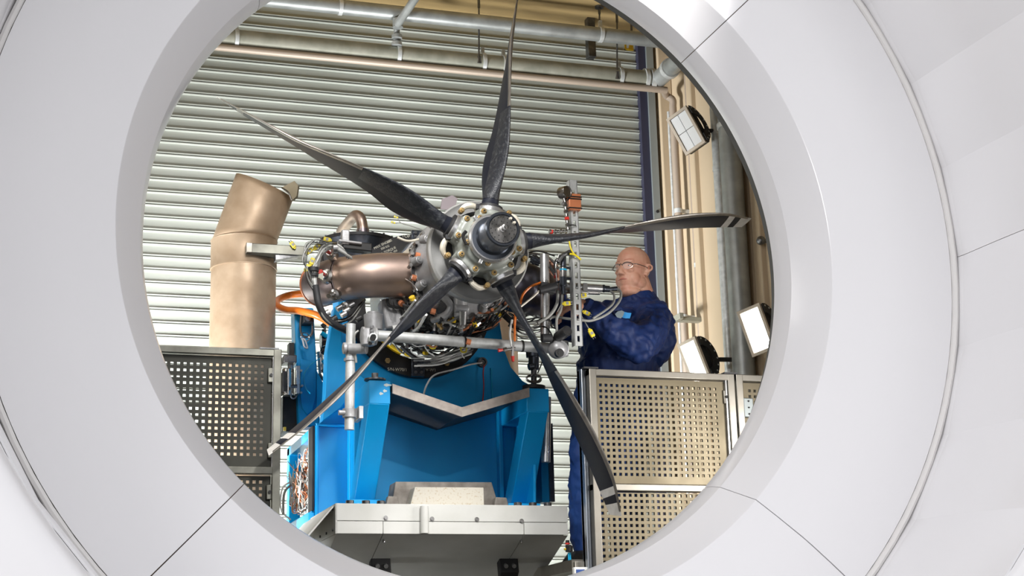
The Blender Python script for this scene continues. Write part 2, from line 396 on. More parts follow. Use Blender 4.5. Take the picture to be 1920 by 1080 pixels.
# hub casting: union, remeshed into one organic surface
def remesh(mb, name, voxel, mt, parent=None, smooth_it=4, disp=None, **kw):
    me = bpy.data.meshes.new(name); me.from_pydata(mb.v, [], mb.f)
    bm = bmesh.new(); bm.from_mesh(me); bmesh.ops.recalc_face_normals(bm, faces=bm.faces); bm.to_mesh(me); bm.free()
    o = bpy.data.objects.new(name, me); COL.objects.link(o)
    r = o.modifiers.new('r', 'REMESH'); r.mode = 'VOXEL'; r.voxel_size = voxel
    if smooth_it:
        s_ = o.modifiers.new('s', 'SMOOTH'); s_.iterations = smooth_it; s_.factor = .6
    for (tx, strength) in (disp or []):
        d = o.modifiers.new('d', 'DISPLACE'); d.texture = tx; d.strength = strength; d.mid_level = .5; d.texture_coords = 'LOCAL'
    dg = bpy.context.evaluated_depsgraph_get(); ev = o.evaluated_get(dg); m2 = bpy.data.meshes.new_from_object(ev)
    out = MB(); out.v = [v.co.copy() for v in m2.vertices]; out.f = [tuple(p.vertices) for p in m2.polygons]
    bpy.data.objects.remove(o); bpy.data.meshes.remove(me); bpy.data.meshes.remove(m2)
    bvh = BVHTree.FromPolygons(out.v, out.f)
    ob = part(name, out, mt, parent, smooth=180, fix=False, **kw)
    return ob, bvh
def hp(r, a, h): return HC+(HX*math.cos(a)+HZ*math.sin(a))*r+_ax*h
mb = MB()
mb.lathe([(0, .115), (.085, .112), (.12, .085), (.135, .04), (.137, -.04), (.12, -.08), (0, -.09)], HC, _ax, 40)
for k in range(5):
    a = math.pi/2+PH+k*2*math.pi/5
    mb.cyl(hp(.04, a, 0), hp(.150, a, 0), .078, .064, n=28)
    for da, rr, hh in ((.628-.31, .138, .052), (.628+.31, .138, .052), (.628, .106, .085)):
        mb.cyl(hp(rr, a+da, hh-.05), hp(rr, a+da, hh+.012), .019, n=12)
hubo, hbvh = remesh(mb, 'hub_casting', .0045, X['hub'], prop, 5)
# collars and gold bolts
for k in range(5):
    a = math.pi/2+PH+k*2*math.pi/5
    part('blade_collar', MB().sweep([hp(.138, a, 0), hp(.142, a, 0), hp(.165, a, 0), hp(.169, a, 0)], [.056, .060, .060, .056], 32), X['alu'], prop)
    part('blade_seal', MB().sweep([hp(.166, a, 0), hp(.168, a, 0), hp(.18, a, 0), hp(.183, a, 0)], [.05, .054, .054, .048], 32), X['rubber'], prop)
    for da, rr in ((.628-.31, .138), (.628+.31, .138), (.628, .106)):
        q = hp(rr, a+da, .3); h = hbvh.ray_cast(q, -_ax)
        if h[0]:
            pz = h[0]
            bo = part('hub_bolt', MB().cyl(pz-_ax*.004, pz+_ax*.006, .0125, n=16).cyl(pz+_ax*.006, pz+_ax*.013, .0082, n=6), X['gold'], prop)
            part('bolt_socket', MB().cyl(pz+_ax*.013, pz+_ax*.0136, .0042, n=8), X['black'], bo)
    # counterweight arm between two blades, cream coloured
    b0 = a
    c = hp(.155, b0+.12, .0)
    part('pitch_clamp', MB().sweep(spline([hp(.158, a+.36, -.01), hp(.180, a+.42, .005), hp(.192, a+.62, .0), hp(.184, a+.82, -.01)], 5), [.008, .009, .010, .011, .012, .012, .013, .014, .014, .014, .014, .013, .012, .011, .010, .009], 10), X['cream'], prop)
    part('clamp_bolt', MB().cyl(hp(.182, a+.80, .0), hp(.182, a+.80, .03), .012, n=12).cyl(hp(.182, a+.80, .03), hp(.182, a+.80, .04), .008, n=6), X['gold'], prop)
    part('seal_clip', MB().obox(hp(.172, a+.34, .01), HX*.012, HZ*.012, _ax*.014), X['rubber'], prop, bevel=.003)
# spinner dome
part('backing_plate', MB().cyl(hp(0, 0, -.085), hp(0, 0, -.045), .168, n=48), X['black'], prop)  # black disc standing in for shade in the gaps behind the hub
dm = part('pitch_dome', MB().lathe([(0, .10), (.101, .10), (.104, .105), (.104, .128), (.098, .134), (.078, .137), (.072, .150), (.071, .225), (.075, .262), (.076, .276), (.071, .281), (.064, .281), (.062, .276), (0, .276)], HC, _ax, 64), X['gun'], prop)
part('dome_flange', MB().lathe([(.080, .1345), (.100, .1345), (.106, .128), (.107, .112), (.102, .108), (.08, .108)], HC, _ax, 64, close=True), X['alu'], dm)
pl = part('dome_face', MB().lathe([(0, .280), (.060, .280), (.061, .276), (0, .276)], HC, _ax, 48), X['steel'], dm)
for i in range(16):
    a = i*math.pi/8; part('dome_screw', MB().cyl(hp(.052, a, .280), hp(.052, a, .2812), .0026, n=8), X['black'], pl) if False else None
for i in range(16):
    a = i*math.pi/8
    part('dome_screw', MB().cyl(hp(.052, a, .279), hp(.052, a, .2812), .0028, n=8), X['black'], dm)
for i in range(8):
    a = i*math.pi/4+.2
    part('dome_screw', MB().cyl(hp(.034, a, .279), hp(.034, a, .2812), .0026, n=8), X['black'], dm)
part('feedback_stud', MB().lathe([(0, .322), (.006, .322), (.0075, .318), (.0135, .316), (.0145, .306), (.012, .300), (.0085, .298), (.0085, .288), (.015, .286), (.016, .279), (0, .279)], HC, _ax, 24), X['steel'], prop)
for a in (.55, .95):
    part('grease_fitting', MB().cyl(hp(.058, a, .279), hp(.058, a, .290), .007, .005, 10), X['cream'], prop)
# link lugs on the dome foot
for a in (-2.05, 2.25, .6, -.75):
    part('dome_lug', MB().obox(hp(.108, a, .112), (hp(1, a, 0)-HC)*.018, ((hp(1, a, 0)-HC).cross(_ax))*.008, _ax*.008), X['alu'], prop, bevel=.003)
part('deice_lead', MB().tube([hp(.118, 2.9, .115), hp(.128, 3.1, .11), hp(.118, 3.4, .112)], .008, 6), X['black'], prop)
# bulkhead disc behind the hub
part('spinner_bulkhead', MB().lathe([(.06, -.10), (.17, -.105), (.205, -.098), (.222, -.085), (.230, -.095), (.232, -.13), (.222, -.165), (.10, -.17), (.06, -.17)], HC, _ax, 80, close=True), X['bulk'], prop)
p0 = at(880, 378, 6.42)
part('bulkhead_tab', MB().prism([at(826, 392, 6.46), at(829, 373, 6.46), at(848, 366, 6.46), at(858, 372, 6.46), at(852, 395, 6.46)], (0, .006, 0)), X['tab'], prop)
# ================================================================== ENGINE
EA = Vector((0, 1, 0))
def ec(Y):       # centre of the engine axis at depth Y
    return HC.lerp(at(786, 573, 7.27), (Y-PY)/(7.27-PY))
def ep(r, a, Y):
    return ec(Y)+HX*(r*math.cos(a))+HZ*(r*math.sin(a))
eng = thing('turboprop_engine', 'exposed turboprop engine with bronze exhaust stub and mass of cables behind the propeller', 'engine', ec(7.0)-Vector((0, 0, .4)))
part('reduction_gearbox', MB().lathe([(.05, .13), (.15, .15), (.165, .22), (.19, .30), (.235, .36), (.245, .42), (.225, .46), (.225, .58), (.245, .60), (.245, .64), (.225, .66), (.21, .9), (.19, 1.3), (0, 1.3)], HC, -_ax, 56), X['cast'], eng)
# gearbox bosses and bolts round its rim
for i in range(26):
    a = i*2*math.pi/26
    part('gearbox_bolt', MB().cyl(ep(.232, a, 6.63), ep(.232, a, 6.665), .009, n=6), X['steel'], eng)
for i, a in enumerate((2.0, 2.5, 3.05, 3.6, 4.1, 4.7, 5.25, .2, .8, 1.4)):
    part('gearbox_boss', MB().cyl(ep(.200, a, 6.605), ep(.212, a, 6.645), .018, .024, 14).cyl(ep(.198, a, 6.60), ep(.200, a, 6.605), .012, n=10), X['cast'], eng, bevel=.004)
# exhaust duct casing (dull steel drum behind)
part('exhaust_case', MB().lathe([(.20, .44), (.236, .46), (.24, .70), (.23, .74), (.2, .76)], HC, -_ax, 48, close=True), X['dsteel'], eng)
# left stub
cl = [at(775, 517, 6.80), at(757, 516, 6.80), at(720, 516, 6.80), at(685, 518, 6.81), at(655, 521, 6.84), at(630, 525, 6.89), at(612, 530, 6.96), at(602, 534, 7.02)]
sp = spline(cl, 6); L = len(sp)
rr = [.104+.0*i for i in range(L)]
rr = [(.103 if i < L*.3 else .103-.004*math.sin((i/L-.3)*3)) for i in range(L)]
iu = int(L*.64)
stub = part('exhaust_stub', MB().sweep(sp[:iu+1], rr[:iu+1], 40, caps=False), X['bronze'], eng, smooth=60, label='heat-tinted bronze exhaust stub')
part('stub_end_ring', MB().sweep(sp[iu:], [r*1.012 for r in rr[iu:]], 40, caps=False), X['bronze2'], stub, smooth=60)
part('end_rim', MB().sweep([sp[-1], sp[-1]+(sp[-1]-sp[-2]).normalized()*.012], [rr[-1]*1.04, rr[-1]*1.04], 40), X['copper'], stub)
part('seam_band', MB().sweep([sp[iu]-(sp[iu]-sp[iu-1]).normalized()*.006, sp[iu]], [rr[iu]*1.02]*2, 40), X['bronze2'], stub)
fc = at(772, 517, 6.80)
fl = part('stub_flange', MB().lathe([(.103, -.006), (.128, -.006), (.128, .008), (.103, .008)], fc, (-.92, -.38, -.08), 40, close=True), X['cream'], stub)
for i in range(14):
    a = i*2*math.pi/14; d = Vector((0, math.cos(a), math.sin(a)))*.117
    part('flange_bolt', MB().cyl(fc+d+Vector((-.018, 0, 0)), fc+d, .006, n=6), X['dsteel'], fl)
part('stub_neck', MB().sweep([fc, at(800, 520, 6.80), at(830, 520, 6.85)], [.103, .108, .13], 32), X['dsteel'], eng)
for (px, py, r) in ((622, 478, .024), (612, 518, .032), (627, 553, .026), (647, 574, .02)):
    c = at(px, py, 6.80); d = Vector((-.55, -.75, .1 if py < 540 else -.3)).normalized()
    bs = part('probe_boss', MB().lathe([(0, .03), (r*.55, .03), (r*.6, .012), (r, .008), (r*1.05, -.02), (0, -.02)], c, d, 20), X['steel'], stub)
    part('probe', MB().cyl(c+d*.025, c+d*.06, .008, n=8).cyl(c+d*.055, c+d*.062, .012, n=6), X['red'] if py in (478, 518) else X['steel'], bs)
# right stub, seen end-on as a dark ball
rc = [at(905, 530, 6.86), at(950, 534, 6.84), at(985, 541, 6.84), at(1012, 552, 6.88), at(1026, 562, 6.98)]
part('exhaust_stub', MB().sweep(spline(rc, 6), [.12]*8+[.125]*5+[.118]*4+[.11]*4+[.102]*4, 36), X['dstub'], eng, smooth=60, label='dark violet-grey exhaust stub on the right')
# mount ring with lettering
RY = 7.27
rg = part('mount_ring', MB().lathe([(.272, -.012), (.360, -.012), (.363, .012), (.272, .012)], ec(RY), -_ax, 96, close=True), X['black'], eng, label='black mounting ring with engraved letters')
for px, py in ((726, 677), (837, 682), (655, 620), (895, 623)):
    p = at(px, py, RY-.012)
    nb = part('ring_nut', MB().cyl(p, p-EA*.014, .014, n=6).cyl(p-EA*.014, p-EA*.02, .008, n=10), X['gold'], rg)
for (x0, y0, x1, y1) in ((771, 672, 795, 706), (771, 434, 794, 457)):
    p0, p1 = at(x0, y1, RY-.02), at(x1, y0, RY-.02)
    bl = part('clamp_plate', MB().box(p0.x, p1.x, RY-.034, RY-.012, p0.z, p1.z), X['gun'], rg, bevel=.002)
    for i in range(3):
        for j in range(2):
            q = Vector((p0.x+(p1.x-p0.x)*(.28+.45*j), RY-.034, p0.z+(p1.z-p0.z)*(.2+.3*i)))
            part('screw_head', MB().cyl(q, q-EA*.007, .008, n=10), X['dsteel'], bl)
def text(body, loc, size, mt, parent, ax_x=(1, 0, 0), ax_z=(0, 0, 1), name='lettering', depth=.0006, label=None):
    cu = bpy.data.curves.new(name, 'FONT'); cu.body = body; cu.size = size; cu.extrude = depth; cu.align_x = 'CENTER'; cu.align_y = 'CENTER'
    o = bpy.data.objects.new(name, cu); COL.objects.link(o)
    me = bpy.data.meshes.new_from_object(o.evaluated_get(bpy.context.evaluated_depsgraph_get())); bpy.data.objects.remove(o)
    ax, az = Vector(ax_x).normalized(), Vector(ax_z).normalized(); ay = az.cross(ax)
    m = MB(); m.v = [Vector(loc)+ax*v.co.x+az*v.co.y-(-ay if ay.y > 0 else ay)*0+Vector((0, -1, 0))*v.co.z for v in me.vertices]
    m.f = [tuple(p.vertices) for p in me.polygons]
    return part(name, m, mt, parent, smooth=0, fix=False, label=label)
def tilt(a): return (math.cos(a), 0, math.sin(a)), (-math.sin(a), 0, math.cos(a))
def rp(px, py):
    p = at(px, py, RY); d = p-ec(RY); return at(px, py, RY-(_ax.x*d.x+_ax.z*d.z)/_ax.y-.0128)
text('TOP', rp(761, 443), .022, X['text'], rg)
for s_, px, py, sz, an in (('MAX. ENGINE', 718, 458, .0165, .50), ('LB', 729, 453, .0165, .45), ('350 KG', 722, 464, .015, .45), ('MAX. TORQUE', 724, 472, .0165, .48), ('TOTAL 450', 733, 474, .014, .42)):
    a, b = tilt(an); text(s_, rp(px, py), sz, X['text'], rg, a, b)
text('S/N-W70/1', rp(745, 693), .021, X['text'], rg)
text('V-W1', rp(808, 694), .021, X['text'], rg)
# yellow marking arc inside the ring, lower left
part('yellow_band', MB().lathe([(.262, -.03), (.275, -.03), (.275, -.02), (.262, -.02)], ec(RY), -_ax, 20, -2.5, -1.9, ref=HX, close=True).lathe([(.262, -.03), (.275, -.03), (.275, -.02), (.262, -.02)], ec(RY), -_ax, 8, 1.95, 2.5, ref=HX, close=True), X['yband'], eng)
a0, a1 = math.radians(218), math.radians(262)
def arcpts(r, a0, a1, Y, n=8): return [ep(r, a0+(a1-a0)*i/n, Y) for i in range(n+1)]
part('yellow_sleeve', MB().sweep(arcpts(.268, math.radians(222), math.radians(248), 7.22), .011, 8), X['yband'], eng)
part('yellow_sleeve', MB().sweep(arcpts(.268, math.radians(251), math.radians(262), 7.22), .011, 8), X['yband'], eng)
# inner structure seen through the ring: accessory case, struts, white liner
part('inlet_screen', MB().lathe([(.0, .70), (.25, .72), (.26, .80), (.26, 1.2), (0, 1.2)], HC, -_ax, 40), X['gun'], eng)
part('fireproof_liner', MB().lathe([(.255, .62), (.267, .62), (.267, .92), (.255, .92)], HC, -_ax, 30, math.radians(70), math.radians(150), ref=HX, close=True), X['white'], eng)
part('strut', MB().cyl(at(812, 575, 6.7), at(782, 615, 6.85), .011, n=10), X['steel'], eng)
part('support_rod', MB().cyl(at(838, 570, 6.7), at(775, 618, 6.95), .010, n=10), X['alu'], eng)
part('oil_pipe', MB().tube([at(820, 553, 6.62), at(835, 560, 6.6), at(845, 575, 6.6), at(836, 590, 6.62), at(812, 600, 6.7)], .017, 10), X['cast'], eng)
part('gear_pump', MB().cyl(at(862, 560, 6.6), at(862, 595, 6.6), .034, .026, 16).cyl(at(852, 578, 6.58), at(878, 580, 6.58), .019, n=12), X['cast'], eng, bevel=.004)
part('drain_valve', MB().cyl(at(868, 582, 6.57), at(868, 608, 6.6), .02, .014, 12), X['alu'], eng)
part('governor', MB().cyl(at(700, 590, 6.85), at(700, 620, 6.85), .045, .04, 18).cyl(at(700, 585, 6.85), at(700, 590, 6.85), .03, n=14), X['cast'], eng, bevel=.004)
part('fuel_control', MB().obox(at(735, 590, 6.9), (.05, 0, .01), (0, .05, 0), (-.01, 0, .07)), X['cast'], eng, bevel=.01)
part('white_bracket', MB().prism([at(722, 565, 6.85), at(738, 565, 6.85), at(752, 610, 6.85), at(740, 622, 6.85), at(732, 600, 6.85)], (0, .02, 0)), X['white'], eng)
part('starter', MB().cyl(at(890, 585, 6.75), at(865, 625, 6.85), .026, n=16), X['gun'], eng)
part('ignition_box', MB().obox(at(905, 600, 6.95), (.05, 0, .02), (0, .04, 0), (-.02, 0, .05)), X['black'], eng, bevel=.006)
part('oil_filter', MB().cyl(at(765, 600, 6.8), at(745, 640, 6.9), .03, n=16), X['black'], eng)
# intake plenum with crooked breather pipe (upper left)
pc = at(690, 470, 7.0)
pln = part('intake_plenum', MB().lathe([(0, .11), (.15, .10), (.185, .085), (.19, .07), (.175, .03), (.16, -.06), (0, -.08)], at(672, 484, 7.62), (0, 0, 1), 48), X['gun'], eng, label='blue-black intake plenum drum')
pln2 = part('plenum_rim', MB().lathe([(.182, .085), (.20, .085), (.20, .070), (.182, .070)], at(672, 484, 7.62), (0, 0, 1), 48, close=True), X['black'], pln)
for i in range(18):
    a = i*2*math.pi/18; q = at(672, 484, 7.62)+Vector((math.cos(a)*.192, math.sin(a)*.192, .085))
    part('rim_screw', MB().cyl(q, q+Vector((0, 0, .008)), .006, n=6), X['dsteel'], pln)
br = part('breather_pipe', MB().sweep(spline([at(681, 444, 7.56), at(680, 428, 7.56), at(676, 410, 7.56), at(667, 404, 7.6), at(656, 414, 7.7), at(640, 434, 7.9)], 6), .028, 20), X['bronze'], eng, label='brown crook-shaped breather pipe')
part('pipe_collar', MB().cyl(at(680, 430, 7.56), at(681, 445, 7.56), .033, n=20), X['bronze2'], br)
part('lifting_eye', MB().obox(at(647, 446, 6.9), (.018, 0, 0), (0, .02, 0), (0, 0, .035)).obox(at(655, 456, 6.9), (.055, 0, -.004), (0, .03, 0), (0, 0, .006)), X['cast'], eng, bevel=.005)
part('black_box', MB().obox(at(615, 476, 7.05), (.035, 0, 0), (0, .05, 0), (0, 0, .05)), X['black'], eng, bevel=.005)
part('black_box', MB().obox(at(668, 464, 6.92), (.07, 0, -.004), (0, .03, 0), (0, 0, .02)), X['black'], eng, bevel=.005)
# ---- cables: arcs round the case, plus axial runs
cm = ['black', 'black', 'grey', 'steel', 'white', 'black', 'alu', 'dsteel', 'copper', 'grey']
cn = {'black': 'cable', 'grey': 'hose', 'steel': 'fuel_line', 'white': 'cable', 'alu': 'fuel_line', 'dsteel': 'oil_line', 'copper': 'thermocouple_lead'}
rnd = random.Random(3)
for i in range(78):
    lo = math.radians(185+rnd.random()*120); sw = math.radians(rnd.uniform(18, 60)); Yq = rnd.uniform(6.62, 7.2); r = rnd.uniform(.235, .292) if Yq > 6.75 else rnd.uniform(.22, .26)
    pts = []
    dY = rnd.uniform(-.15, .15); wob = rnd.uniform(.006, .03); f0 = rnd.uniform(0, 6)
    for j in range(7):
        t = j/6; pts.append(ep(r+wob*math.sin(f0+5*t), lo+sw*t, min(7.24, max(6.6, Yq+dY*t))))
    m = rnd.choice(cm); part(cn[m], MB().tube(pts, rnd.uniform(.0025, .0065), 6, 4), X[m], eng, smooth=60)
for i in range(26):
    a = math.radians(205+rnd.random()*130); r = rnd.uniform(.235, .285)
    m = rnd.choice(cm); part(cn[m], MB().tube([ep(r, a, 6.62), ep(r+.02, a+.06, 6.8), ep(r, a+rnd.uniform(-.3, .3), 7.0), ep(r-.01, a+rnd.uniform(-.3, .3), 7.2)], rnd.uniform(.003, .008), 6, 4), X[m], eng, smooth=60)
for i in range(22):
    a = math.radians(208+rnd.random()*125); r = rnd.uniform(.24, .29); Yq = rnd.uniform(6.62, 7.15); q = ep(r, a, Yq)
    d = (ep(r, a+.2, Yq+rnd.uniform(-.05, .05))-q).normalized()
    part('cable_clamp', MB().cyl(q-d*.008, q+d*.008, .014, n=10), X[rnd.choice(['copper', 'steel', 'black', 'yband'])], eng)
for i in range(16):
    a = math.radians(208+rnd.random()*125); q = ep(rnd.uniform(.23, .275), a, rnd.uniform(6.65, 7.1)); d = Vector((rnd.uniform(-1, 1), rnd.uniform(-.6, .2), rnd.uniform(-1, 1))).normalized()
    part('union_fitting', MB().cyl(q-d*.022, q-d*.006, .009, n=6).cyl(q-d*.006, q+d*.006, .013, n=6).cyl(q+d*.006, q+d*.022, .009, n=10), X[rnd.choice(['steel', 'alu', 'dsteel', 'gold'])], eng)
# pale cable bundle bottom centre
for i in range(12):
    y = 655+i*1.5+rnd.random()*3
    part('cable', MB().tube([at(770+rnd.random()*30, y+12, 7.1), at(820, y+10, 7.06), at(850, y+rnd.uniform(-2, 6), 7.05), at(878+rnd.random()*8, y-10, 7.1)], rnd.uniform(.0025, .004), 5, 4), X[rnd.choice(['white', 'white', 'grey', 'alu'])], eng, smooth=60)
for px, py in ((811, 648), (868, 646), (869, 655), (813, 640)):
    part('yellow_tie', MB().tube([at(px-5, py-4, 7.0), at(px-4, py+4, 7.0), at(px+4, py+5, 7.0), at(px+6, py-3, 7.0)], .004, 6, 4), X['yellow'], eng)
for pts in ([(787, 637), (795, 648), (803, 660), (815, 668)], [(770, 650), (772, 660), (785, 668), (800, 672)], [(866, 662), (867, 668), (871, 672)]):
    part('cable', MB().tube([at(x, y, 6.98) for x, y in pts], .003, 6, 5), X['white'], eng)
part('harness_trunk', MB().tube([at(752, 650, 7.12), at(780, 672, 7.1), at(815, 680, 7.08), at(850, 675, 7.08), at(885, 655, 7.12)], .009, 8), X['dsteel'], eng)
# left side of the gearbox: cables in front of the case
for pts, r, m in (([(790, 452), (778, 470), (774, 500), (778, 530), (792, 560)], .006, 'rubber'), ([(800, 455), (786, 475), (780, 505), (786, 535), (800, 545)], .0045, 'steel'), ([(776, 532), (790, 540), (808, 528)], .005, 'rubber'), ([(745, 445), (765, 452), (790, 448)], .006, 'cream'), ([(788, 540), (792, 555), (790, 575)], .005, 'rubber')):
    part('cable', MB().tube([at(x, y, 6.66) for x, y in pts], r, 8), X[m], eng, smooth=60)
for px, py in ((783, 478), (776, 520), (812, 583), (878, 640)):
    part('cable_clamp', MB().cyl(at(px-4, py, 6.64), at(px+4, py+2, 6.64), .014, n=10), X['copper'], eng)
# right side clutter
for pts, r, m, Y in (([(985, 478), (1005, 476), (1030, 484), (1048, 505)], .006, 'steel', 6.75), ([(985, 482), (1005, 482), (1025, 492), (1040, 512)], .006, 'rubber', 6.74), ([(985, 475), (1010, 471), (1040, 480)], .004, 'black', 6.76)):
    part('hose', MB().tube([at(x, y, Y) for x, y in pts], r, 8), X[m], eng, smooth=60)
part('coil_fitting', MB().cyl(at(996, 484, 6.7), at(1012, 492, 6.7), .02, n=14).cyl(at(1000, 486, 6.7), at(1004, 488, 6.7), .024, n=14), X['gun'], eng)
for i in range(16):
    y = 575+i*3.2
    part('cable', MB().tube([at(945+rnd.random()*25, y+rnd.uniform(-12, 6), 6.95), at(985, y+rnd.uniform(-2, 12)+4, 6.9), at(1015+rnd.random()*18, y+rnd.uniform(-12, 8), 6.9)], rnd.uniform(.003, .006), 6, 5), X[rnd.choice(['black', 'white', 'grey', 'black', 'steel'])], eng, smooth=60)
part('black_loom', MB().tube([at(928, 570, 7.0), at(945, 590, 6.95), at(965, 607, 6.92), at(985, 614, 6.92)], .016, 8), X['rubber'], eng)
# sense lines crossing in front of the right stub
part('sense_line', MB().tube([at(975, 570, 6.6), at(981, 552, 6.6), at(995, 538, 6.6), at(1014, 530, 6.6)], .006, 8), X['orange'], eng, label='orange sense line arching over the right stub')
part('sense_line', MB().tube([at(974, 577, 6.58), at(1000, 556, 6.58), at(1018, 540, 6.58), at(1040, 532, 6.6)], .005, 8), X['cream'], eng)
# drop lines with capped tees
part('drop_line', MB().tube([at(965, 610, 6.62), at(966, 590, 6.62), at(965, 575, 6.66)], .006, 8), X['orange'], eng)
part('drop_line', MB().tube([at(965, 640, 6.60), at(965, 608, 6.60)], .005, 8), X['orange'], eng)
part('drop_line', MB().tube([at(959, 650, 6.60), at(956, 625, 6.60), at(960, 600, 6.62)], .005, 8), X['white'], eng)
part('tee_fitting', MB().cyl(at(938, 657, 6.6), at(966, 653, 6.6), .006, n=8).cyl(at(962, 645, 6.6), at(961, 668, 6.6), .007, n=8).cyl(at(944, 656, 6.6), at(950, 655, 6.6), .010, n=6), X['steel'], eng)
for a, b in (((934, 657), (943, 656)), ((961, 668), (962, 678))):
    part('end_cap', MB().cyl(at(*a, 6.6), at(*b, 6.6), .009, .006, 10), X['red'], eng)
# ================================================================== TEST STAND (blue)
ground = 0.0
stand = thing('engine_test_stand', 'bright blue welded steel stand carrying the engine on a white base', 'stand', at(830, 945, 7.1))
B = X['blue']
def P(px, py, Y): return at(px, py, Y)
def plate(pts, Y, th): return MB().prism([P(x, y, Y) for x, y in pts], (0, th, 0))
# bulkhead with round cut-out
arc = []
for i in range(33):
    a = math.pi*(1+i/32); q = ec(7.30)+HX*(.352*math.cos(a))+HZ*(.352*math.sin(a)); arc.append(q)
outl = [P(634, 556, 7.30), arc[0]+Vector((0, 0, .05))] + arc + [arc[-1]+Vector((0, 0, .06)), P(930, 556, 7.30)]
outr = [(938, 610), (944, 650), (958, 688), (980, 714), (1012, 732), (1012, 944), (655, 944), (655, 745), (642, 700), (636, 640)]
bulk = part('bulkhead', MB().prism(outl+[P(x, y, 7.30) for x, y in outr], (0, .14, 0)), B, stand, bevel=.004, smooth=30)
# weld bead seam and round cable gland in the bulkhead
part('weld_seam', MB().tube([P(921, 690, 7.296), P(922, 720, 7.296), P(924, 765, 7.296)], .004, 6), X['cyan'], bulk)
gl = part('cable_gland', MB().lathe([(0, .012), (.014, .012), (.016, .02), (.024, .02), (.026, 0), (0, 0)], P(903, 680, 7.30), (0, -1, 0), 20), X['dsteel'], bulk)
# light cheek left of the bulkhead
part('cheek_plate', MB().prism([P(x, y, 7.22) for x, y in ((627, 575), (641, 575), (641, 640), (652, 682), (668, 700), (690, 712), (690, 722), (655, 745), (640, 765), (604, 790), (609, 740), (612, 660))], (0, .07, 0)), B, stand, bevel=.005)
part('gusset_plate', MB().prism([P(x, y, 7.36) for x, y in ((600, 796), (606, 752), (618, 716), (640, 690), (668, 690), (668, 796))], (0, .03, 0)), B, stand, bevel=.004)
# arms: boxes running back from the front
def hexz(f0, Yf, Yb, z=None):   # box from pixel rect on front plane back to Yb
    (x0, y0, x1, y1) = f0; a, b = P(x0, y1, Yf), P(x1, y0, Yf)
    return MB().box(a.x, b.x, Yf, Yb, min(a.z, b.z), max(a.z, b.z))
armL = part('support_arm', hexz((692, 714, 732, 757), 6.85, 7.35), B, stand, bevel=.004)
part('support_arm', hexz((988, 729, 1029, 772), 6.85, 7.4), B, stand, bevel=.004)
q = P(694, 735, 6.85)
part('arm_extension', MB().prism([Vector((q.x, 7.35, P(694, 714, 6.85).z)), Vector((q.x, 7.35, P(694, 745, 6.85).z-.05)), Vector((q.x, 8.05, P(694, 757, 6.85).z-.14)), Vector((q.x, 8.05, P(694, 714, 6.85).z-.14))], (.10, 0, 0)), B, stand, bevel=.004)
for n_, (px, py) in enumerate(((727, 722), (715, 738), (722, 733))):
    c = P(px, py, 6.849); part('paint_chip', MB().prism([c+Vector((.012*math.cos(t)*(1.6 if n_ == 0 else .8), 0, .006*math.sin(t)*(1+.4*math.cos(3*t)))) for t in [k*math.pi/5 for k in range(10)]], (0, -.0006, 0)), X['chip'], armL)
# slanted struts
def strut(tx0, tx1, ty, bx0, bx1, by, Yt, Yb_, th):
    t0, t1, b0, b1 = P(tx0, ty, Yt), P(tx1, ty+2, Yt), P(bx0, by, Yb_), P(bx1, by, Yb_); v = Vector((0, th, 0))
    return MB().hexa([b0, b1, b1+v, b0+v, t0, t1, t1+v, t0+v])
st1 = part('slanted_strut', strut(692, 731, 756, 664, 703, 942, 6.85, 7.12, .13), B, stand, bevel=.004)
st2 = part('slanted_strut', strut(990, 1028, 771, 958, 998, 948, 6.85, 7.12, .13), B, stand, bevel=.004)
# foot plates & rear wall inside
part('foot_plate', MB().box(P(655, 940, 6.95).x, P(712, 940, 6.95).x, 6.92, 7.35, P(680, 945, 6.95).z-.01, P(680, 938, 6.95).z), B, stand, bevel=.003)
part('foot_plate', MB().box(P(950, 950, 6.95).x, P(1010, 950, 6.95).x, 6.92, 7.35, P(980, 952, 6.95).z-.01, P(980, 945, 6.95).z), B, stand, bevel=.003)
part('side_gusset', MB().prism([P(1000, 780, 7.0), P(1000, 948, 7.0), Vector((P(1000, 948, 7.0).x, 7.35, P(1000, 948, 7.0).z)), Vector((P(1000, 780, 7.0).x, 7.35, P(1000, 780, 7.0).z))], (.012, 0, 0)), B, stand)
part('rear_column', MB().box(P(1003, 800, 7.3).x, P(1018, 800, 7.3).x, 7.22, 7.30, P(1000, 945, 7.3).z, P(1000, 770, 7.3).z), B, stand, bevel=.003)
part('side_channel', MB().box(P(1016, 800, 7.3).x, P(1024, 800, 7.3).x, 7.2, 7.32, P(1018, 945, 7.3).z, P(1018, 800, 7.3).z), X['dsteel'], stand)
part('corner_angle', MB().box(P(930, 800, 7.3).x, P(938, 800, 7.3).x, 7.255, 7.30, P(935, 940, 7.3).z, P(935, 768, 7.3).z), B, stand, bevel=.004)
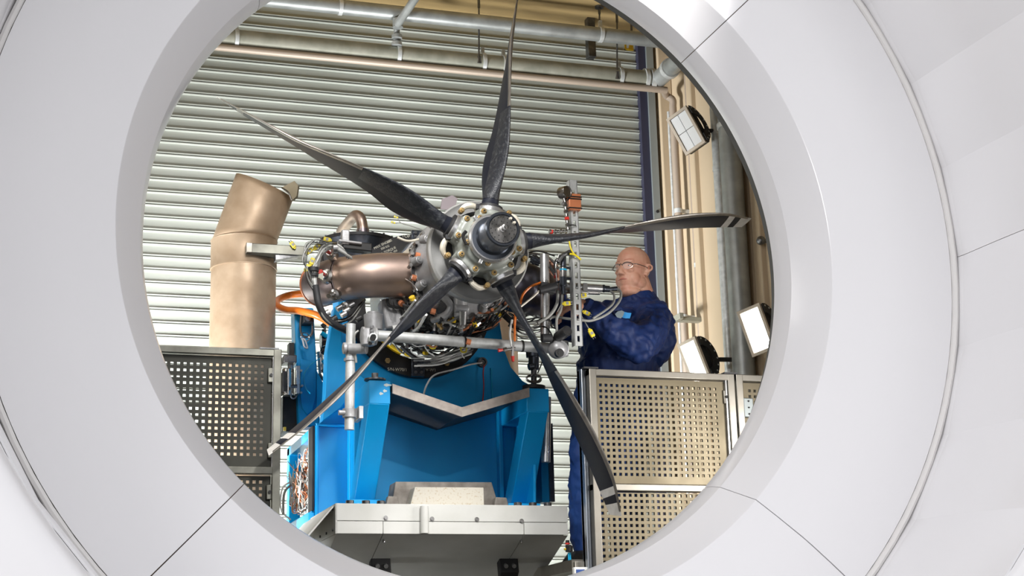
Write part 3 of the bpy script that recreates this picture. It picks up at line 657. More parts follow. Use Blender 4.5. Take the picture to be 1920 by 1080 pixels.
# V-shaped deflector between the arms
vf = [(735, 722), (865, 766), (991, 729)]
A0, A1, A2 = [P(x, y, 6.85) for x, y in vf]
vb = Vector((0, .47, 0)); dn = Vector((0, 0, -.028))
vd = part('deflector', MB().hexa([A0+dn+vb*.0, A1+dn, A1+dn+vb, A0+dn+vb, A0, A1, A1+vb, A0+vb]), X['deflectd'], stand, label='dark V-shaped deflector plate with a beige front edge')
part('deflector', MB().hexa([A1+dn, A2+dn, A2+dn+vb, A1+dn+vb, A1, A2, A2+vb, A1+vb]), X['deflectd'], stand, label='dark V-shaped deflector plate with a beige front edge')
e = Vector((0, -.012, 0)); e2 = Vector((0, .001, 0))
for a, b in ((A0, A1), (A1, A2)):
    u = Vector((0, 0, .004)); d2 = Vector((0, 0, -.040))
    part('edge_strip', MB().hexa([a+e+d2, b+e+d2, b+e2+d2, a+e2+d2, a+e+u, b+e+u, b+e2+u, a+e2+u]), X['deflect'], vd)
# bolts on the arm tops
for px, py in ((703, 712),):
    c = P(px, py, 6.93); part('cap_screw', MB().cyl(c, c+Vector((0, 0, .03)), .016, n=14).cyl(c-Vector((0, 0, .004)), c+Vector((0, 0, .003)), .05, n=20), X['dsteel'], stand)
# left cabinet
cabz0, cabz1 = P(590, 968, 7.35).z, P(590, 795, 7.35).z
cx0, cx1 = P(592, 850, 7.35).x, P(657, 850, 7.35).x
cab = part('cabinet_front', MB().box(cx0, cx1, 7.35, 7.40, cabz0, cabz1), B, stand, bevel=.006)
rimw = .012
part('raised_rim', MB().box(cx0, cx1, 7.335, 7.352, cabz1-rimw, cabz1).box(cx0, cx0+rimw, 7.335, 7.352, cabz0, cabz1).box(cx0, cx1, 7.335, 7.352, cabz0, cabz0+rimw), B, cab, bevel=.004)
part('cabinet_top', MB().box(cx0-.01, cx1, 7.40, 8.12, cabz1-.05, cabz1-.005), B, stand, bevel=.004)
part('cabinet_bottom', MB().box(cx0-.01, cx1, 7.40, 8.12, cabz0-.01, cabz0+.035), B, stand, bevel=.004)
part('cabinet_back', MB().box(cx1-.02, cx1, 7.40, 8.12, cabz0, cabz1-.02), B, stand)
part('cable_board', MB().box(cx1-.03, cx1-.02, 7.40, 8.06, cabz0+.03, cabz1-.05), X['black'], stand)  # black sheet standing in for the shade inside the cabinet
part('rear_post', MB().box(cx0-.01, cx0+.05, 8.05, 8.12, cabz0, cabz1), B, stand, bevel=.004)
part('black_seal', MB().box(cx0-.012, cx0-.001, 7.37, 7.47, cabz0+.03, cabz1-.005), X['black'], stand)
part('white_trim', MB().box(cx0-.013, cx0-.011, 7.47, 7.482, cabz0+.03, cabz1-.005), X['alu'], stand)
part('side_column', MB().box(P(657, 850, 7.3).x, P(668, 850, 7.3).x, 7.22, 7.4, P(660, 944, 7.3).z, P(660, 770, 7.3).z), B, stand, bevel=.004)
# tall upright arm on the left, with catch and clip
u0, u1 = P(552, 577, 7.75), P(588, 577, 7.75); l0, l1 = P(560, 800, 7.75), P(601, 800, 7.75); v = Vector((0, .12, 0))
upr = part('upright_arm', MB().hexa([l0, l1, l1+v, l0+v, u0, u1, u1+v, u0+v]), B, stand, bevel=.008)
part('rounded_gusset', MB().prism([P(x, y, 7.74) for x, y in ((563, 672), (592, 678), (592, 745), (586, 770), (576, 778), (566, 765), (563, 745))], (0, .01, 0)), B, upr, bevel=.003)
part('stay_plate', MB().prism([P(x, y, 7.74) for x, y in ((594, 695), (612, 730), (614, 760), (594, 770))], (0, .01, 0)), B, stand)
bx = part('latch_box', MB().box(P(567, 600, 7.7).x, P(586, 600, 7.7).x, 7.66, 7.75, P(570, 607, 7.7).z, P(570, 589, 7.7).z), X['black'], upr, bevel=.004)
part('latch_button', MB().cyl(P(577, 598, 7.66)-Vector((0, .006, 0)), P(577, 598, 7.66), .014, n=14), X['gun'], bx)
part('wire_loop', MB().tube([P(565, 592, 7.7), P(563, 612, 7.7), P(566, 628, 7.69), P(576, 632, 7.69), P(585, 624, 7.69), P(586, 595, 7.7)], .006, 8), X['dsteel'], upr)
clip = part('snap_ring', MB().lathe([(.020, 0), (.0225, .0025), (.025, 0), (.0225, -.0025)], P(572, 632, 7.67), (.2, -1, .1), 24, close=True), X['steel'], upr)
part('key_tag', MB().tube([P(567, 634, 7.66), P(571, 650, 7.66), P(576, 652, 7.66), P(572, 638, 7.66), P(567, 634, 7.66)], .005, 6), X['alu'], upr)
part('arc_wire', MB().tube([P(600, 672, 7.72), P(585, 682, 7.71), P(571, 700, 7.7), P(572, 725, 7.7), P(582, 738, 7.7)], .003, 6), X['cyan'], upr)
for px, py in ((563, 697), (565, 725), (563, 738)):
    c = P(px, py, 7.74); part('stud', MB().cyl(c, c-Vector((0, .03, 0)), .006, n=8), X['steel'], upr)
# actuator beside it
act = part('actuator_body', MB().cyl(P(540, 742, 7.7), P(540, 692, 7.7), .03, n=18), X['steel'], stand, bevel=.003)
part('actuator_rod', MB().cyl(P(545, 694, 7.7), P(545, 676, 7.7), .015, n=12), X['alu'], act)
part('actuator_head', MB().box(P(530, 680, 7.66).x, P(554, 680, 7.66).x, 7.62, 7.74, P(540, 682, 7.66).z, P(540, 668, 7.66).z), X['dsteel'], act, bevel=.004)
part('mounting_plate', MB().box(P(551, 700, 7.72).x, P(559, 700, 7.72).x, 7.66, 7.76, P(555, 742, 7.72).z, P(555, 690, 7.72).z), X['steel'], act, bevel=.003)
part('valve_block', MB().box(P(527, 710, 7.72).x, P(534, 710, 7.72).x, 7.66, 7.8, P(530, 738, 7.72).z, P(530, 700, 7.72).z), X['black'], act, bevel=.003)
part('hose_fitting', MB().cyl(P(545, 725, 7.64), P(557, 724, 7.64), .010, n=10).tube([P(546, 727, 7.64), P(546, 744, 7.64), P(552, 747, 7.64), P(556, 742, 7.64)], .004, 6), X['gun'], act)
part('black_bracket', MB().box(P(541, 650, 7.8).x, P(550, 650, 7.8).x, 7.78, 7.84, P(545, 668, 7.8).z, P(545, 644, 7.8).z), X['black'], stand)
part('dark_housing', MB().box(P(527, 780, 7.85).x, P(556, 780, 7.85).x, 7.8, 8.0, P(540, 812, 7.85).z, P(540, 745, 7.85).z), X['black'], stand, bevel=.004)
part('yellow_label', MB().box(P(531, 802, 7.78).x, P(536, 802, 7.78).x, 7.77, 7.79, P(533, 808, 7.78).z, P(533, 801, 7.78).z), X['yband'], stand)
# hydraulics between upright and bulkhead
for c0, c1, r, m in (((608, 618), (604, 665), .012, 'dsteel'), ((601, 640), (612, 640), .04, 'gun'), ((600, 660), (603, 700), .016, 'alu'), ((613, 590), (606, 640), .005, 'black'), ((598, 700), (612, 720), .008, 'dsteel'), ((606, 725), (612, 745), .012, 'steel')):
    part('hydraulic_line', MB().cyl(P(*c0, 7.8), P(*c1, 7.8), r, n=12), X[m], stand)
for i in range(7):
    y = 590+i*17; part('hydraulic_fitting', MB().cyl(P(600+rnd.random()*10, y, 7.75), P(606+rnd.random()*10, y+7, 7.75), .012, n=8), X[rnd.choice(['dsteel', 'black', 'steel', 'cyan'])], stand)
# loose wiring inside the cabinet
wr_ = random.Random(5)
yb0, yb1 = 7.5, 8.0
for i in range(64):
    Yq = wr_.uniform(7.55, 7.95); xx = cx0+wr_.uniform(-.03, .02)
    z0 = cabz0+.05; pts = []
    zc = wr_.uniform(.06, .28)
    for j in range(6):
        pts.append(Vector((xx+wr_.uniform(-.02, .04), min(8.0, max(7.49, 7.72+wr_.gauss(0, .11))), cabz0+.06+abs(wr_.gauss(zc*.6, .07)))))
    part('loose_wire', MB().tube(pts, wr_.choice((.0016, .0022, .003)), 5, 5), X[wr_.choice(['white', 'white', 'white', 'copper', 'copper', 'cream', 'orange', 'grey', 'black'])], stand, smooth=60)
for pts, m, r in (([(553, 900), (530, 915), (527, 955), (545, 975)], 'white', .005), ([(549, 905), (533, 925), (531, 965)], 'grey', .007), ([(583, 858), (566, 870), (562, 900)], 'cyan', .002)):
    part('loose_wire', MB().tube([at(x, y, 7.85) for x, y in pts], r, 6), X[m], stand, smooth=60)
# bottom-left rail
part('cabinet_sill', MB().box(cx0-.03, cx0+.0, 7.36, 8.15, cabz0-.06, cabz0+.02), B, stand, bevel=.004)
tag(part('signal_wire', MB().tube([P(903, 680, 7.27), P(880, 684, 7.2), P(850, 693, 7.18), P(815, 703, 7.15), P(800, 722, 7.15), P(793, 745, 7.2)], .0045, 6), X['white'], None, smooth=60), 'white wire running from the round gland across the blue bulkhead', 'wire')
tag(part('signal_wire', MB().tube([P(908, 684, 7.27), P(906, 700, 7.27), P(907, 725, 7.27), P(905, 755, 7.27)], .003, 6), X['red'], None, smooth=60), 'thin red wire hanging from the round gland on the blue bulkhead', 'wire')
# orange hose loop
tag(part('orange_hose', MB().tube([at(x, y, Y) for x, y, Y in ((600, 555, 7.95), (575, 551, 8.0), (545, 553, 8.05), (522, 562, 8.0), (519, 572, 7.9), (535, 581, 7.8), (560, 583, 7.7), (590, 590, 7.62), (612, 601, 7.6), (640, 620, 7.6))], .019, 12), X['orange'], smooth=60), 'thick orange hose bent in a loop above the blue upright arm', 'hose')
# ================================================================== WHITE BASE
base = thing('machine_base', 'cream-white sheet-clad machine base under the blue stand', 'base', Vector((at(845, 960, 6.75).x, 7.2, 0)))
bt = at(845, 945, 6.75).z
bx0, bx1 = at(631, 960, 6.75).x, at(1064, 960, 6.75).x
zt = (at(631, 941, 6.75).z+at(1064, 951, 6.75).z)/2; zb = (at(631, 996, 6.75).z+at(1064, 1007, 6.75).z)/2; zm = (at(631, 972, 6.75).z+at(1064, 984, 6.75).z)/2
bm_ = part('base_frame', MB().box(bx0+.004, bx1-.004, 6.756, 7.72, zb+.004, zt-.003), X['base'], base)
xs = [bx0, at(718, 985, 6.75).x, at(982, 985, 6.75).x, bx1]
part('cover_panel', MB().box(bx0, bx1, 6.748, 6.756, zm+.001, zt), X['base'], base, bevel=.0012)
for i in range(3):
    part('cover_panel', MB().box(xs[i]+.0012, xs[i+1]-.0012, 6.748, 6.756, zb, zm-.0015), X['base'], base, bevel=.0012)
# sloping underside in three panels
zl = zb-.31; yl = 7.55
for i in range(3):
    a, b = xs[i]+.0015, xs[i+1]-.0015
    part('underside_panel', MB().hexa([(a, yl, zl), (b, yl, zl), (b, yl+.03, zl+.06), (a, yl+.03, zl+.06), (a, 6.749, zb-.002), (b, 6.749, zb-.002), (b, 6.83, zb), (a, 6.83, zb)]), X['base'], base)
part('base_plinth', MB().box(bx0+.15, bx1-.15, 7.45, 7.7, 0, zb+.0), X['base'], base)
part('side_panel', MB().box(bx0-.004, bx0+.004, 6.75, 7.5, zb-.0, zt), X['base'], base)
part('side_panel', MB().prism([(bx0-.002, 6.75, zb-.002), (bx0-.002, yl, zl), (bx0-.002, 7.6, zl), (bx0-.002, 7.6, zb-.002)], (.01, 0, 0)), X['base'], base)
for yy in (6.80, 6.95, 7.1, 7.25, 7.4):
    for zz in (zt-.02, zb+.02):
        part('rivet', MB().cyl((bx0-.004, yy, zz), (bx0-.010, yy, zz), .006, n=8), X['dsteel'], base)
sl_ = part('side_slope_flange', MB().hexa([(bx0-.16, 6.78, zb-.05), (bx0-.15, 6.78, zb-.05), (bx0-.15, 7.5, zb-.05), (bx0-.16, 7.5, zb-.05), (bx0-.012, 6.78, zt-.01), (bx0-.004, 6.78, zt-.01), (bx0-.004, 7.5, zt-.01), (bx0-.012, 7.5, zt-.01)]), X['base'], base)
for px, py in ((723, 971), (810, 973), (894, 974), (978, 977)):
    c = at(px, py, 6.748); part('cover_screw', MB().cyl(c, c-Vector((0, .008, 0)), .0075, n=12).cyl(c-Vector((0, .002, 0)), c, .0105, n=14), X['steel'], base)
for px, py in ((720, 1008), (977, 1014)):
    c = at(px, py, 6.80); c.z = zb-.02; part('cover_screw', MB().cyl(c, c-Vector((0, .004, .014)), .007, n=10), X['steel'], base)
c0, c1 = at(796, 949, 6.73), at(796, 1000, 6.73)
part('drain_tube', MB().cyl(c0, c1, .0185, n=20), X['base'], base)
for px0, px1 in ((692, 728), (932, 966)):
    c = at((px0+px1)/2, 1073, 7.02); c.z = zb-(c.y-6.75)*.31/.8-.02
    jb = part('junction_plate', MB().obox(c-Vector((0, .03, 0)), (.045, 0, 0), (0, .02, -.02), (0, .01, .045)), X['black'], base, bevel=.004)
    for dx in (-.018, .02):
        part('cable_gland', MB().cyl(c+Vector((dx, -.035, .01)), c+Vector((dx, -.065, .0)), .010, n=10), X['alu'], jb)
# bolts standing on the base top edge
for px in (656, 686, 714, 971, 999, 1027):
    c = at(px, 941+(px-631)*.023, 6.80); c.z = zt-.003
    part('anchor_bolt', MB().cyl(c, c+Vector((0, 0, .022)), .018, n=18), X['dsteel'], base, bevel=.002)
wb_ = thing('ballast_block', 'pale speckled block on a grimy tapered plate on the white base', 'block', Vector((at(848, 930, 6.9).x, 6.95, zt)))
def trap(x0, x1, x2, x3, y0, y1, Y, th, m, name):
    a = [P(x0, y1, Y), P(x1, y0, Y), P(x2, y0+1, Y), P(x3, y1+2, Y)]
    zl_ = zt; a[0].z = zl_; a[3].z = zl_
    return part(name, MB().prism(a, (0, th, 0)), X[m], wb_, bevel=.003)
trap(733, 742, 922, 938, 903, 946, 6.98, .12, 'grime', 'tapered_plate')
trap(768, 778, 907, 908, 913, 946, 6.88, .09, 'rusty', 'speckled_block')
trap(722, 728, 745, 752, 930, 946, 6.93, .04, 'grime', 'side_foot')
trap(925, 930, 950, 956, 932, 948, 6.93, .04, 'grime', 'side_foot')
# ================================================================== EXHAUST STACKS
def stack(px_axis, Y, label, full=True):
    ax_ = at(px_axis, 600, Y); r = .163
    r = abs(at(517, 560, 7.8).x-at(393, 560, 7.8).x)/2*Y/7.8*.985
    zj, zk = at(455, 490, Y-r).z, at(455, 437, Y-r).z
    t = thing('exhaust_stack', label, 'exhaust pipe', (ax_.x, Y, 0))
    part('lower_pipe', MB().lathe([(r-.004, 0), (r, 0), (r, zj), (r-.004, zj)], (ax_.x, Y, 0), (0, 0, 1), 64), X['stack'], t, smooth=60)
    part('pipe_band', MB().lathe([(r, zj-.006), (r+.005, zj-.004), (r+.005, zj+.002), (r+.003, zj+.004), (r+.003, zk-.004), (r+.006, zk), (r, zk+.003)], (ax_.x, Y, 0), (0, 0, 1), 64), X['stack'], t, smooth=60)
    # mitred elbow: rings from the joint circle to a tilted mouth
    rows = []; n = 64
    d = Vector((.30, -.10, .95)).normalized()
    m0 = Vector((ax_.x, Y, zk))
    if full:
        mc = at(495, 352, Y); mc.y = Y-.02
    else: mc = m0+d*.4
    up_ = (mc-m0).normalized(); nrm = (up_+Vector((-.25, -.12, .75))).normalized()
    e1 = Vector((1, 0, 0)); e1 = (e1-up_*e1.dot(up_)).normalized(); e2 = up_.cross(e1)
    for j in range(9):
        s_ = j/8; row = []
        for k in range(n):
            q = 2*math.pi*k/n; base_ = Vector((ax_.x+r*math.cos(q), Y+r*math.sin(q), zk))
            c = e1*math.cos(q)*r*.97+e2*math.sin(q)*r*.97
            top = mc+c-up_*(c.dot(MN)/up_.dot(MN))
            row.append(base_.lerp(top, s_))
        rows.append(row)
    mb = MB(); vs = [p for r_ in rows for p in r_]; inn = [p+(mc-p)*.03 for p in rows[-1]]
    fs = [(i*n+k, i*n+(k+1) % n, (i+1)*n+(k+1) % n, (i+1)*n+k) for i in range(8) for k in range(n)]
    mb.add(vs, fs); elb = part('elbow', mb, X['stack'], t, smooth=60, fix=False)
    so = elb.modifiers.new('thickness', 'SOLIDIFY'); so.thickness = .004; so.offset = -1
    return t, elb, rows[-1]
MN = Vector((.36, -.22, .9)).normalized()      # normal of the mouth plane
st_, elb_, mouth_ = stack(455, 7.8, 'tan heat-stained exhaust pipe with a slanted mouth, rising at left')
f0, f1 = at(536, 358, 7.6), at(546, 372, 7.6)
part('rain_flap', MB().prism([at(x, y, 7.62) for x, y in ((527, 352), (552, 339), (559, 348), (556, 368), (548, 375), (540, 362))], (.01, .02, .0)), X['stain'], st_, smooth=0)
part('flap_hinge', MB().tube([at(528, 352, 7.6), at(540, 360, 7.6), at(547, 375, 7.6)], .004, 6), X['steel'], st_)
p0, p1 = at(462, 456, 7.60), at(572, 462, 7.60)
za, zb2 = at(462, 474, 7.6).z, at(462, 456, 7.6).z
br_ = part('stay_bracket', MB().box(p0.x, at(575, 470, 7.6).x, 7.59, 7.68, za, zb2), X['olivef'], st_, bevel=.003)  # stainless bracket; the dark it mirrors is put into its colour
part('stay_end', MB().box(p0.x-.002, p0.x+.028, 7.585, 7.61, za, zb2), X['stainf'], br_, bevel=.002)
part('stay_web', MB().prism([at(517, 476, 7.6), at(572, 478, 7.6), at(517, 487, 7.6)], (0, .06, 0)), X['dsteel'], st_)
# right-hand stack half hidden behind the stand
r2 = at(968, 640, 7.95); rr2 = .155
t2 = thing('exhaust_stack', 'pale tan exhaust pipe mostly hidden behind the blue stand, right of the engine', 'exhaust pipe', (r2.x-rr2, 7.95, 0))
part('lower_pipe', MB().lathe([(rr2-.004, 0), (rr2, 0), (rr2, at(960, 560, 7.95).z), (rr2-.004, at(960, 560, 7.95).z)], (r2.x-rr2, 7.95, 0), (0, 0, 1), 48), X['stack'], t2, smooth=60)
part('pipe_band', MB().lathe([(rr2, 2.3), (rr2+.005, 2.3), (rr2+.005, 2.32), (rr2, 2.32)], (r2.x-rr2, 7.95, 0), (0, 0, 1), 48, close=True), X['stack'], t2)
# ================================================================== SERVICE PIPES
def hpipe(y0, x0, y1, x1, Y, r, m, name, label, clamps=(), ext0=.9, n=20, cat='pipe'):
    a, b = at(x0, y0, Y), at(x1, y1, Y); z = (a.z+b.z)/2
    a.z = b.z = z; a.x -= ext0
    t = thing(name, label, cat, ((a.x+b.x)/2, Y, z-r))
    part('pipe_run', MB().cyl(a, b, r, n=n), X[m], t, smooth=60)
    for cx in clamps:
        c = at(cx, (y0+y1)/2, Y); c.z = z
        cc = part('pipe_clamp', MB().cyl(c-Vector((.012, 0, 0)), c+Vector((.012, 0, 0)), r*1.12, n=n).box(c.x-.01, c.x+.01, Y-.012, Y+.012, z+r, z+r+.05), X['galv'], t)
    return t, a, b
bigp, ba, bb = hpipe(70, 410, 151, 1222, 9.15, .062, 'pipe', 'service_pipe', 'thick drab overhead pipe crossing the top of the shutter', (442, 746, 905, 944, 1160))
upp, ua, ub = hpipe(-2, 500, 78, 1245, 9.05, .048, 'pipeg', 'service_pipe', 'grey galvanised upper pipe just under the ochre ceiling', (638, 1125))
thn, ta, tb = hpipe(88, 390, 168, 1250, 9.12, .023, 'pinkpipe', 'service_pipe', 'thin pinkish pipe running just below the thick overhead pipe', ())
part('pipe_flange', MB().cyl(bb-Vector((.02, 0, 0)), bb+Vector((.012, 0, 0)), .08, n=24).cyl(bb-Vector((.06, 0, 0)), bb-Vector((.035, 0, 0)), .075, n=24), X['galv'], bigp)
part('pipe_elbow', MB().sweep(spline([bb, bb+Vector((.015, 0, 0)), bb+Vector((.035, -.02, 0)), bb+Vector((.04, -.10, 0)), bb+Vector((.04, -1.4, 0))], 6), .058, 20), X['pipeg'], bigp, smooth=60)
part('pipe_joint', MB().cyl(bb+Vector((.04, -.2, 0)), bb+Vector((.04, -.24, 0)), .068, n=24), X['galv'], bigp)
d0 = at(1238, 150, 9.1); d1 = at(1300, 96, 8.5)
tag(part('branch_pipe', MB().cyl(d0, d0+(d1-d0)*2, .022, n=14), X['pipeg'], smooth=60), 'thin branch pipe slanting up right from the flanged corner joint', 'pipe')
tag(part('hanger_pipe', MB().cyl(at(746, 45, 9.0), at(790, -20, 8.6), .026, n=14).cyl(at(746, 36, 9.03), at(746, 52, 9.03), .034, n=14).cyl(at(744, 50, 9.08), at(744, 82, 9.12), .02, n=12).cyl(at(744, 66, 9.08), at(744, 72, 9.08), .034, n=12).cyl(at(744, 80, 9.1), at(744, 86, 9.1), .034, n=12), X['pipeg']), 'slanting grey pipe with couplings joining the overhead pipes', 'pipe')
# hanger rods from the ceiling
for px, y0, y1, lab in ((898, 15, 106, 'long rod hanger left of the upright propeller blade'), (1157, 42, 135, 'long rod hanger near the right end of the overhead pipes'), (1124, 26, 60, 'short rod hanger with eye clamp on the grey upper pipe')):
    a, b = at(px, y0, 9.1), at(px, y1, 9.1)
    tag(part('rod_hanger', MB().cyl(a, b, .006, n=8).cyl((a.x, 9.1, ZC-.012), (a.x, 9.1, ZC), .03, n=12).cyl((a.x, 9.1, a.z), (a.x, 9.1, ZC), .009, n=8).cyl(b-Vector((0, 0, .05)), b, .016, n=10), X['dsteel']), lab, 'hanger')
pp = at(1096, 66, 9.42); p2 = at(1096, 120, 9.42)
tag(part('square_post', MB().box(pp.x-.028, pp.x+.028, 9.28, 9.34, p2.z, ZC), X['dsteel'], bevel=.004), 'short dark square post between the two overhead pipes', 'post')
yb = thing('yellow_bracket', 'small yellow bracket at the top right corner of the shutter', 'bracket', at(1181, 92, 9.3))
a, b = at(1171, 94, 9.3), at(1186, 78, 9.3); w_ = .012
part('bracket_hanger', MB().box(b.x-.012, b.x, 9.29, 9.30, b.z-.01, ZC), X['dsteel'], yb)
part('bracket_strip', MB().box(a.x, a.x+w_, 9.29, 9.30, a.z, b.z).box(a.x, b.x, 9.285, 9.30, a.z, a.z+w_*.8), X['yband'], yb)
part('bracket_leaf', MB().prism([Vector((b.x, 9.29, a.z)), Vector((b.x, 9.29, b.z)), Vector((b.x-.02, 9.29, b.z)), Vector((b.x-.035, 9.29, a.z+.01))], (0, .01, 0)), X['yband'], yb)
# vertical pipes on the right wall
def vpipe(px, r, m, label, off=.06, ytop=None, clamps=(), name='wall_pipe'):
    p = atX(px, 420, KX-off-r); z1 = ZC if ytop is None else atX(px, ytop, KX-off-r).z
    t = thing(name, label, 'pipe', (p.x, p.y, 0))
    part('pipe_run', MB().cyl((p.x, p.y, 0), (p.x, p.y, z1), r, n=24), X[m], t, smooth=60)
    for cy in clamps:
        z = atX(px, cy, p.x).z
        part('pipe_clamp', MB().cyl((p.x, p.y, z-.015), (p.x, p.y, z+.015), r*1.12, n=24).box(p.x, KX, p.y-.012, p.y+.012, z-.012, z+.012), X['galv'], t)
    return t, p, z1
t, p, z1 = vpipe(1273, .026, 'pinkpipe', 'slim pinkish wall pipe bending in from the overhead pipes', .05, 190, (395, 600))
part('pipe_bend', MB().sweep(spline([(p.x, p.y, z1-.002), (p.x, p.y, z1+.05), (p.x-.03, p.y+.03, z1+.09), (tb.x-.02, tb.y, tb.z)], 6), .025, 14), X['pinkpipe'], t, smooth=60)
vpipe(1264, .010, 'galv', 'thin conduit beside the slim pinkish wall pipe', .05, 200, (520,))
vpipe(1352, .030, 'galv', 'medium grey wall pipe left of the thickest one', .06, None, (312, 415))
vpipe(1378, .068, 'pipeg', 'thickest grey vertical pipe on the beige wall', .05, None, (228,))
vpipe(1300, .010, 'pinkpipe', 'thin conduit on the beige wall behind the off lamp', .02, None, (500,))
c = atX(1300, 600, KX-.08)
tag(part('wall_bracket', MB().box(KX-.20, KX, c.y-.03, c.y+.03, c.z-.015, c.z+.015).box(KX-.22, KX-.19, c.y-.10, c.y+.06, c.z-.02, c.z+.02), X['pipe'], bevel=.004), 'small steel wall bracket above the lower lit floodlight', 'bracket')
c = atX(1441, 452, KX)
tag(part('wall_sensor', MB().cyl(c+Vector((-.03, 0, 0)), c, .014, n=10).ball(c+Vector((-.05, 0, 0)), .028, 12), X['dsteel']), 'small dark round sensor on the beige wall right of the thick pipe', 'sensor')  # dark round knob on the wall, not a known sensor
c = atX(1390, 298, KX-.05)
tag(part('pipe_stub', MB().cyl(c+Vector((0, .05, -.03)), c+Vector((0, -.12, .03)), .012, n=8), X['dsteel']), 'short dark spigot beside the top of the thickest wall pipe', 'bracket')
# ================================================================== FLOODLIGHTS
def flood(quad, Y, dY, lit, label):
    tl, tr, brr, bl = [at(x, y, Y+(0 if i in (0, 3) else dY)) for i, (x, y) in enumerate(quad)]
    c = (tl+tr+brr+bl)/4; lx = ((tr+brr)-(tl+bl))/4; ly = ((tl+tr)-(bl+brr))/4
    ly = ly-lx*(ly.dot(lx)/lx.dot(lx)); nn = lx.cross(ly).normalized(); nn = nn if nn.dot(CAM-c) > 0 else -nn
    t = thing('floodlight', label, 'floodlight', c-nn*.12)
    part('housing', MB().obox(c-nn*.035, lx*.96, ly*.96, nn*.03), X['black'], t, bevel=.006)
    for i in range(6):
        part('cooling_fin', MB().obox(c-nn*.085+lx*(-.75+.3*i), lx.normalized()*.003, ly*.8, nn*.022), X['black'], t)
    fr = MB()
    ux, uy = lx.normalized(), ly.normalized(); bw = .018; Lx, Ly = lx.length, ly.length
    for s_ in (-1, 1):
        fr.obox(c+ux*(s_*(Lx-bw/2))+nn*.003, ux*bw/2, ly, nn*.010); fr.obox(c+uy*(s_*(Ly-bw/2))+nn*.003, ux*(Lx-bw), uy*bw/2, nn*.010)
    part('bezel', fr, X['lampframe'], t, bevel=.002)
    for sx in (-1, 1):
        for sy in (-1, 1):
            part('lens', MB().obox(c+ux*sx*(Lx-bw)/2+uy*sy*(Ly-bw)/2+nn*.001, ux*((Lx-bw)/2-.002), uy*((Ly-bw)/2-.002), nn*.004), X['lampon'] if lit else X['lampoff'], t)
    # perforated yoke: arc of a circle in the plane of nn / ly on the far side
    bv = -nn
    for s_ in (1,):
        pts = []; mb = MB(); R0, R1 = Ly*.55, Ly*.95
        for i in range(17):
            q = math.pi*(i/16); o = c+ux*(Lx+.008)
            pts.append((o+(uy*math.cos(q)*R1+bv*(math.sin(q)*R1*.9)), o+(uy*math.cos(q)*R0+bv*(math.sin(q)*R0*.9))))
        for (a1, b1), (a2, b2) in zip(pts, pts[1:]):
            w2 = ux*.006; mb.hexa([a1, b1, b1+w2, a1+w2, a2, b2, b2+w2, a2+w2])
        yk = part('yoke', mb, X['black'], t)
        for i in range(1, 16, 2):
            m_ = (pts[i][0]*.75+pts[i][1]*.25); part('yoke_hole', MB().cyl(m_-ux*.001, m_+ux*.0075, .006, n=8), X['galv'], yk)
    part('wall_arm', MB().cyl(c-nn*.10, Vector((KX, c.y, (c-nn*.1).z)), .014, n=10), X['black'], t)
    return c, nn
flood([(1256, 221), (1291, 194), (1320, 270), (1282, 295)], 8.6, -.13, False, 'switched-off floodlight with four clear panes, highest on the beige wall')
flood([(1384, 586), (1427, 565), (1453, 655), (1411, 669)], 8.1, -.13, True, 'brightly lit floodlight tilted beside the duct edge, right of the thick pipe')
flood([(1274, 646), (1306, 628), (1334, 712), (1300, 726)], 8.5, -.13, True, 'lit floodlight rising from behind the right mesh barrier')
# ================================================================== MESH BARRIERS
def perf(x0, x1, z0, z1, Y, nx, nz, pit, hole, ox, oz, th=.013):
    """sheet with nx*nz square holes; first hole at x0+ox, z1-oz"""
    gx = [x0]; gz = [z0]
    for i in range(nx): gx += [x0+ox+i*pit, x0+ox+i*pit+hole]
    gx.append(x1); zz = []
    for j in range(nz): zz = [z1-oz-j*pit-hole, z1-oz-j*pit]+zz
    gz += zz+[z1]
    mb = MB(); NX, NZ = len(gx), len(gz)
    mb.v = [Vector((x, y, z)) for y in (Y, Y+th) for z in gz for x in gx]; o = NX*NZ
    for j in range(NZ-1):
        for i in range(NX-1):
            a = j*NX+i
            if i % 2 and j % 2:
                q = (a, a+1, a+NX+1, a+NX)
                for k in range(4): mb.f.append((q[k], q[(k+1) % 4], q[(k+1) % 4]+o, q[k]+o)[::-1])
            else:
                mb.f.append((a, a+1, a+NX+1, a+NX)); mb.f.append((a+o, a+NX+o, a+NX+1+o, a+1+o))
    for j in range(NZ-1):
        for i in (0, NX-1):
            a = j*NX+i; mb.f.append((a, a+NX, a+NX+o, a+o))
    return mb
PB = 6.5; PIT = .0268; HO = .0135
def ztop(px, py, Y=PB): return at(px, py, Y).z
def barrier(name, label, x0, x1, zt_, rails, posts, Y, fm, group=None):
    t = thing(name, label, 'barrier', ((x0+x1)/2, Y, 0))
    fw = .034
    for i, px in enumerate(posts):
        part('frame_post', MB().box(px, px+fw, Y-.01, Y+.04, 0, zt_), X[fm], t, bevel=.003)
    for z in rails:
        part('frame_rail', MB().box(x0, x1, Y-.008, Y+.038, z-fw*.9, z), X[fm], t, bevel=.003)
    return t
def latch(p, t, m):
    l = part('latch_plate', MB().box(p.x-.014, p.x+.014, p.y-.008, p.y, p.z-.032, p.z+.032), X[m], t, bevel=.004)
    part('latch_screw', MB().cyl(p-Vector((0, .014, 0)), p-Vector((0, .008, 0)), .007, n=8), X['black'], l)
